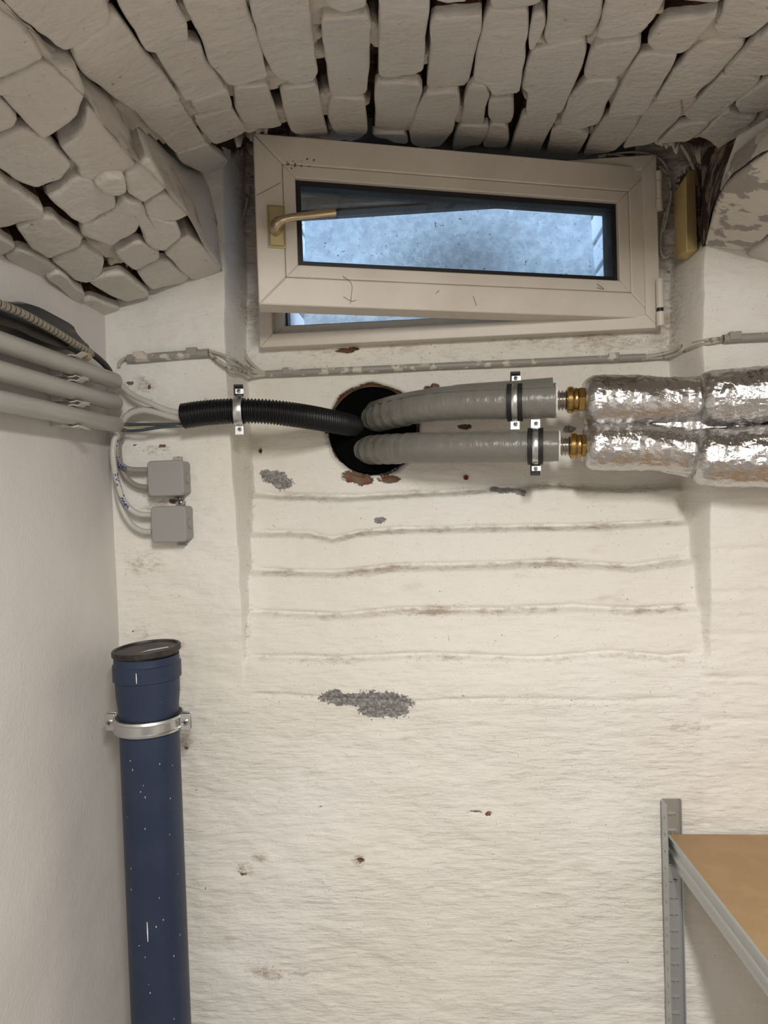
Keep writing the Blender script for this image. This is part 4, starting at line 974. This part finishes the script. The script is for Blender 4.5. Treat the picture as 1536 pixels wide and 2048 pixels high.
def mark(ang, z0, z1, w_, r=.0551):
    mb = MB(); vv = []
    for z in (z0, (z0+z1)/2, z1):
        for s in (-1, 1):
            a = ang+s*w_/r/2*(.6 if z != (z0+z1)/2 else 1); vv.append((bx+(r+.0003)*math.sin(a), PY-(r+.0003)*math.cos(a), bz(z)))
    mb.add(vv, [(0, 1, 3, 2), (2, 3, 5, 4)]).build('paint_mark', M_WPAINT, t, smooth=False)
va = math.atan2(bx, 1.45+PY)
mark(-va*0-.35+.43, -.812, -.775, .0022)
mark(.10, -.330, -.311, .0018, .0628)
for k in range(26): mark(random.uniform(-.7, 1.5), (z_ := random.uniform(-1.05, -.42)), z_+random.uniform(.001, .004), random.uniform(.0008, .002))
# clamp
t = root('pipe_clamp', (bx, PY, bz(-.44)), 'wide zinc ring clamp with two screw lugs around the blue drain pipe', 'pipe clamp', None)
zc_ = bz(-.418)
MB().lathe((bx, PY, zc_), (0, 0, 1), [(-.014, .0552), (-.014, .0610), (.014, .0610), (.014, .0552)], 64, closed=True).build('rubber_lining', M_CAP, t)
MB().lathe((bx, PY, zc_), (0, 0, 1), [(-.0135, .0612), (-.0135, .0640), (-.009, .0655), (-.007, .0640), (.007, .0640), (.009, .0655), (.0135, .0640), (.0135, .0612)], 64, closed=True).build('metal_band', M_ZINC, t, ang=30)
for s in (-1, 1):
    x0_ = bx+s*.0635; x1_ = bx+s*.084
    MB().box((min(x0_, x1_), PY-.010, zc_-.016), (max(x0_, x1_), PY-.0075, zc_+.016)).build('screw_lug', M_ZINC, t, bevel=.002, seg=3)
    MB().box((min(x0_, x1_), PY-.003, zc_-.014), (max(x0_, x1_), PY, zc_+.018)).build('screw_lug', M_ZINC, t, bevel=.002)
    screw((bx+s*.0745, PY-.010, zc_), (0, -1, 0), .0065, t, 'clamp_screw')
MB().tube([Vector((bx, PY+.063, zc_)), Vector((bx, .01, zc_))], .005, 12).build('threaded_rod', M_ZINC, t)

# ================================================================== SHELVING
sx0 = .415; t = root('shelving_unit', (sx0, -.05, 0), 'galvanised boltless shelving unit with a brown board at the lower right', 'shelving unit')
ZT = E+P(1340, 1607, -.04).z-E; 
def slotted(name, face, a0, a1, c0, ztop, pitch, sh, sw, m):
    """plate with real slots. face 'x': plane x=c0 spanning y a0..a1, 'y': plane y=c0 spanning x a0..a1"""
    mb = MB(); th = .0016; mid = (a0+a1)/2
    def bb(u0, u1, z0, z1):
        if face == 'x': mb.box((c0-th/2, min(u0, u1), z0), (c0+th/2, max(u0, u1), z1))
        else: mb.box((min(u0, u1), c0-th/2, z0), (max(u0, u1), c0+th/2, z1))
    bb(a0, mid-sw/2, 0, ztop); bb(mid+sw/2, a1, 0, ztop)
    z = ztop; 
    while z > .05:
        zn = max(0, z-pitch); bb(mid-sw/2, mid+sw/2, zn+sh, z); z = zn
    return mb
post = root('upright_post_tmp', (0, 0, 0)) if False else None
slotted('side', 'x', -.052, -.018, sx0, ZT, .0335, .006, .006, None).build('post_side_flange', M_SZINC, t, smooth=False)
slotted('back', 'y', sx0, sx0+.036, -.018, ZT, .0335, .004, .016, None).build('post_back_flange', M_SZINC, t, smooth=False)
box('post_lip', (sx0+.034, -.024, 0), (sx0+.0365, -.017, ZT), M_SZINC, t)
lp = MB(); z = ZT-.030
tabs = 0
while z > .3:
    lp.box((sx0+.010, -.0225, z), (sx0+.026, -.018, z+.0022)); lp.box((sx0+.0165, -.0205, z-.006), (sx0+.0195, -.018, z)); z -= .0335; tabs += 1
lp.build('post_tabs', M_SZINC, t, smooth=False)['kind'] = 'stuff'
zs_ = P(1400, 1668, -.02).z
SK = Matrix.Translation((0, -.018, 0)) @ Matrix(((1, -.055, 0, 0), (0, 1, 0, 0), (0, 0, 1, 0), (0, 0, 0, 1))) @ Matrix.Translation((0, .018, 0))
box('shelf_board', (sx0+.010, -.80, zs_-.006), (1.0-.02, -.020, zs_), M_SHELF, t, .0008, M=SK)
bm_ = MB()
pr = [(0, .002), (0, -.006), (.003, -.0075), (.003, -.022), (.0, -.024), (.0, -.030), (.003, -.0315), (.003, -.050), (.010, -.052), (.010, -.050), (.005, -.048), (.005, .002)]
vv = []; xa_ = sx0-.001
for y in (-.022, -.78):
    for (dx_, dz_) in pr: vv.append(tuple(SK @ Vector((xa_+.006+dx_, y, zs_+dz_))))
m_ = len(pr); bm_.add(vv, [(i, (i+1) % m_, m_+(i+1) % m_, m_+i) for i in range(m_)]+[tuple(range(m_)), tuple(range(2*m_-1, m_-1, -1))])
bm_.build('side_beam', M_SZINC, t, ang=20)
box('rear_beam', (sx0+.02, -.024, zs_-.050), (.98, -.019, zs_-.008), M_SZINC, t, .001)
box('front_post', (sx0-.001, -.815, 0), (sx0+.034, -.780, zs_+.05), M_SZINC, t, .001, M=SK)
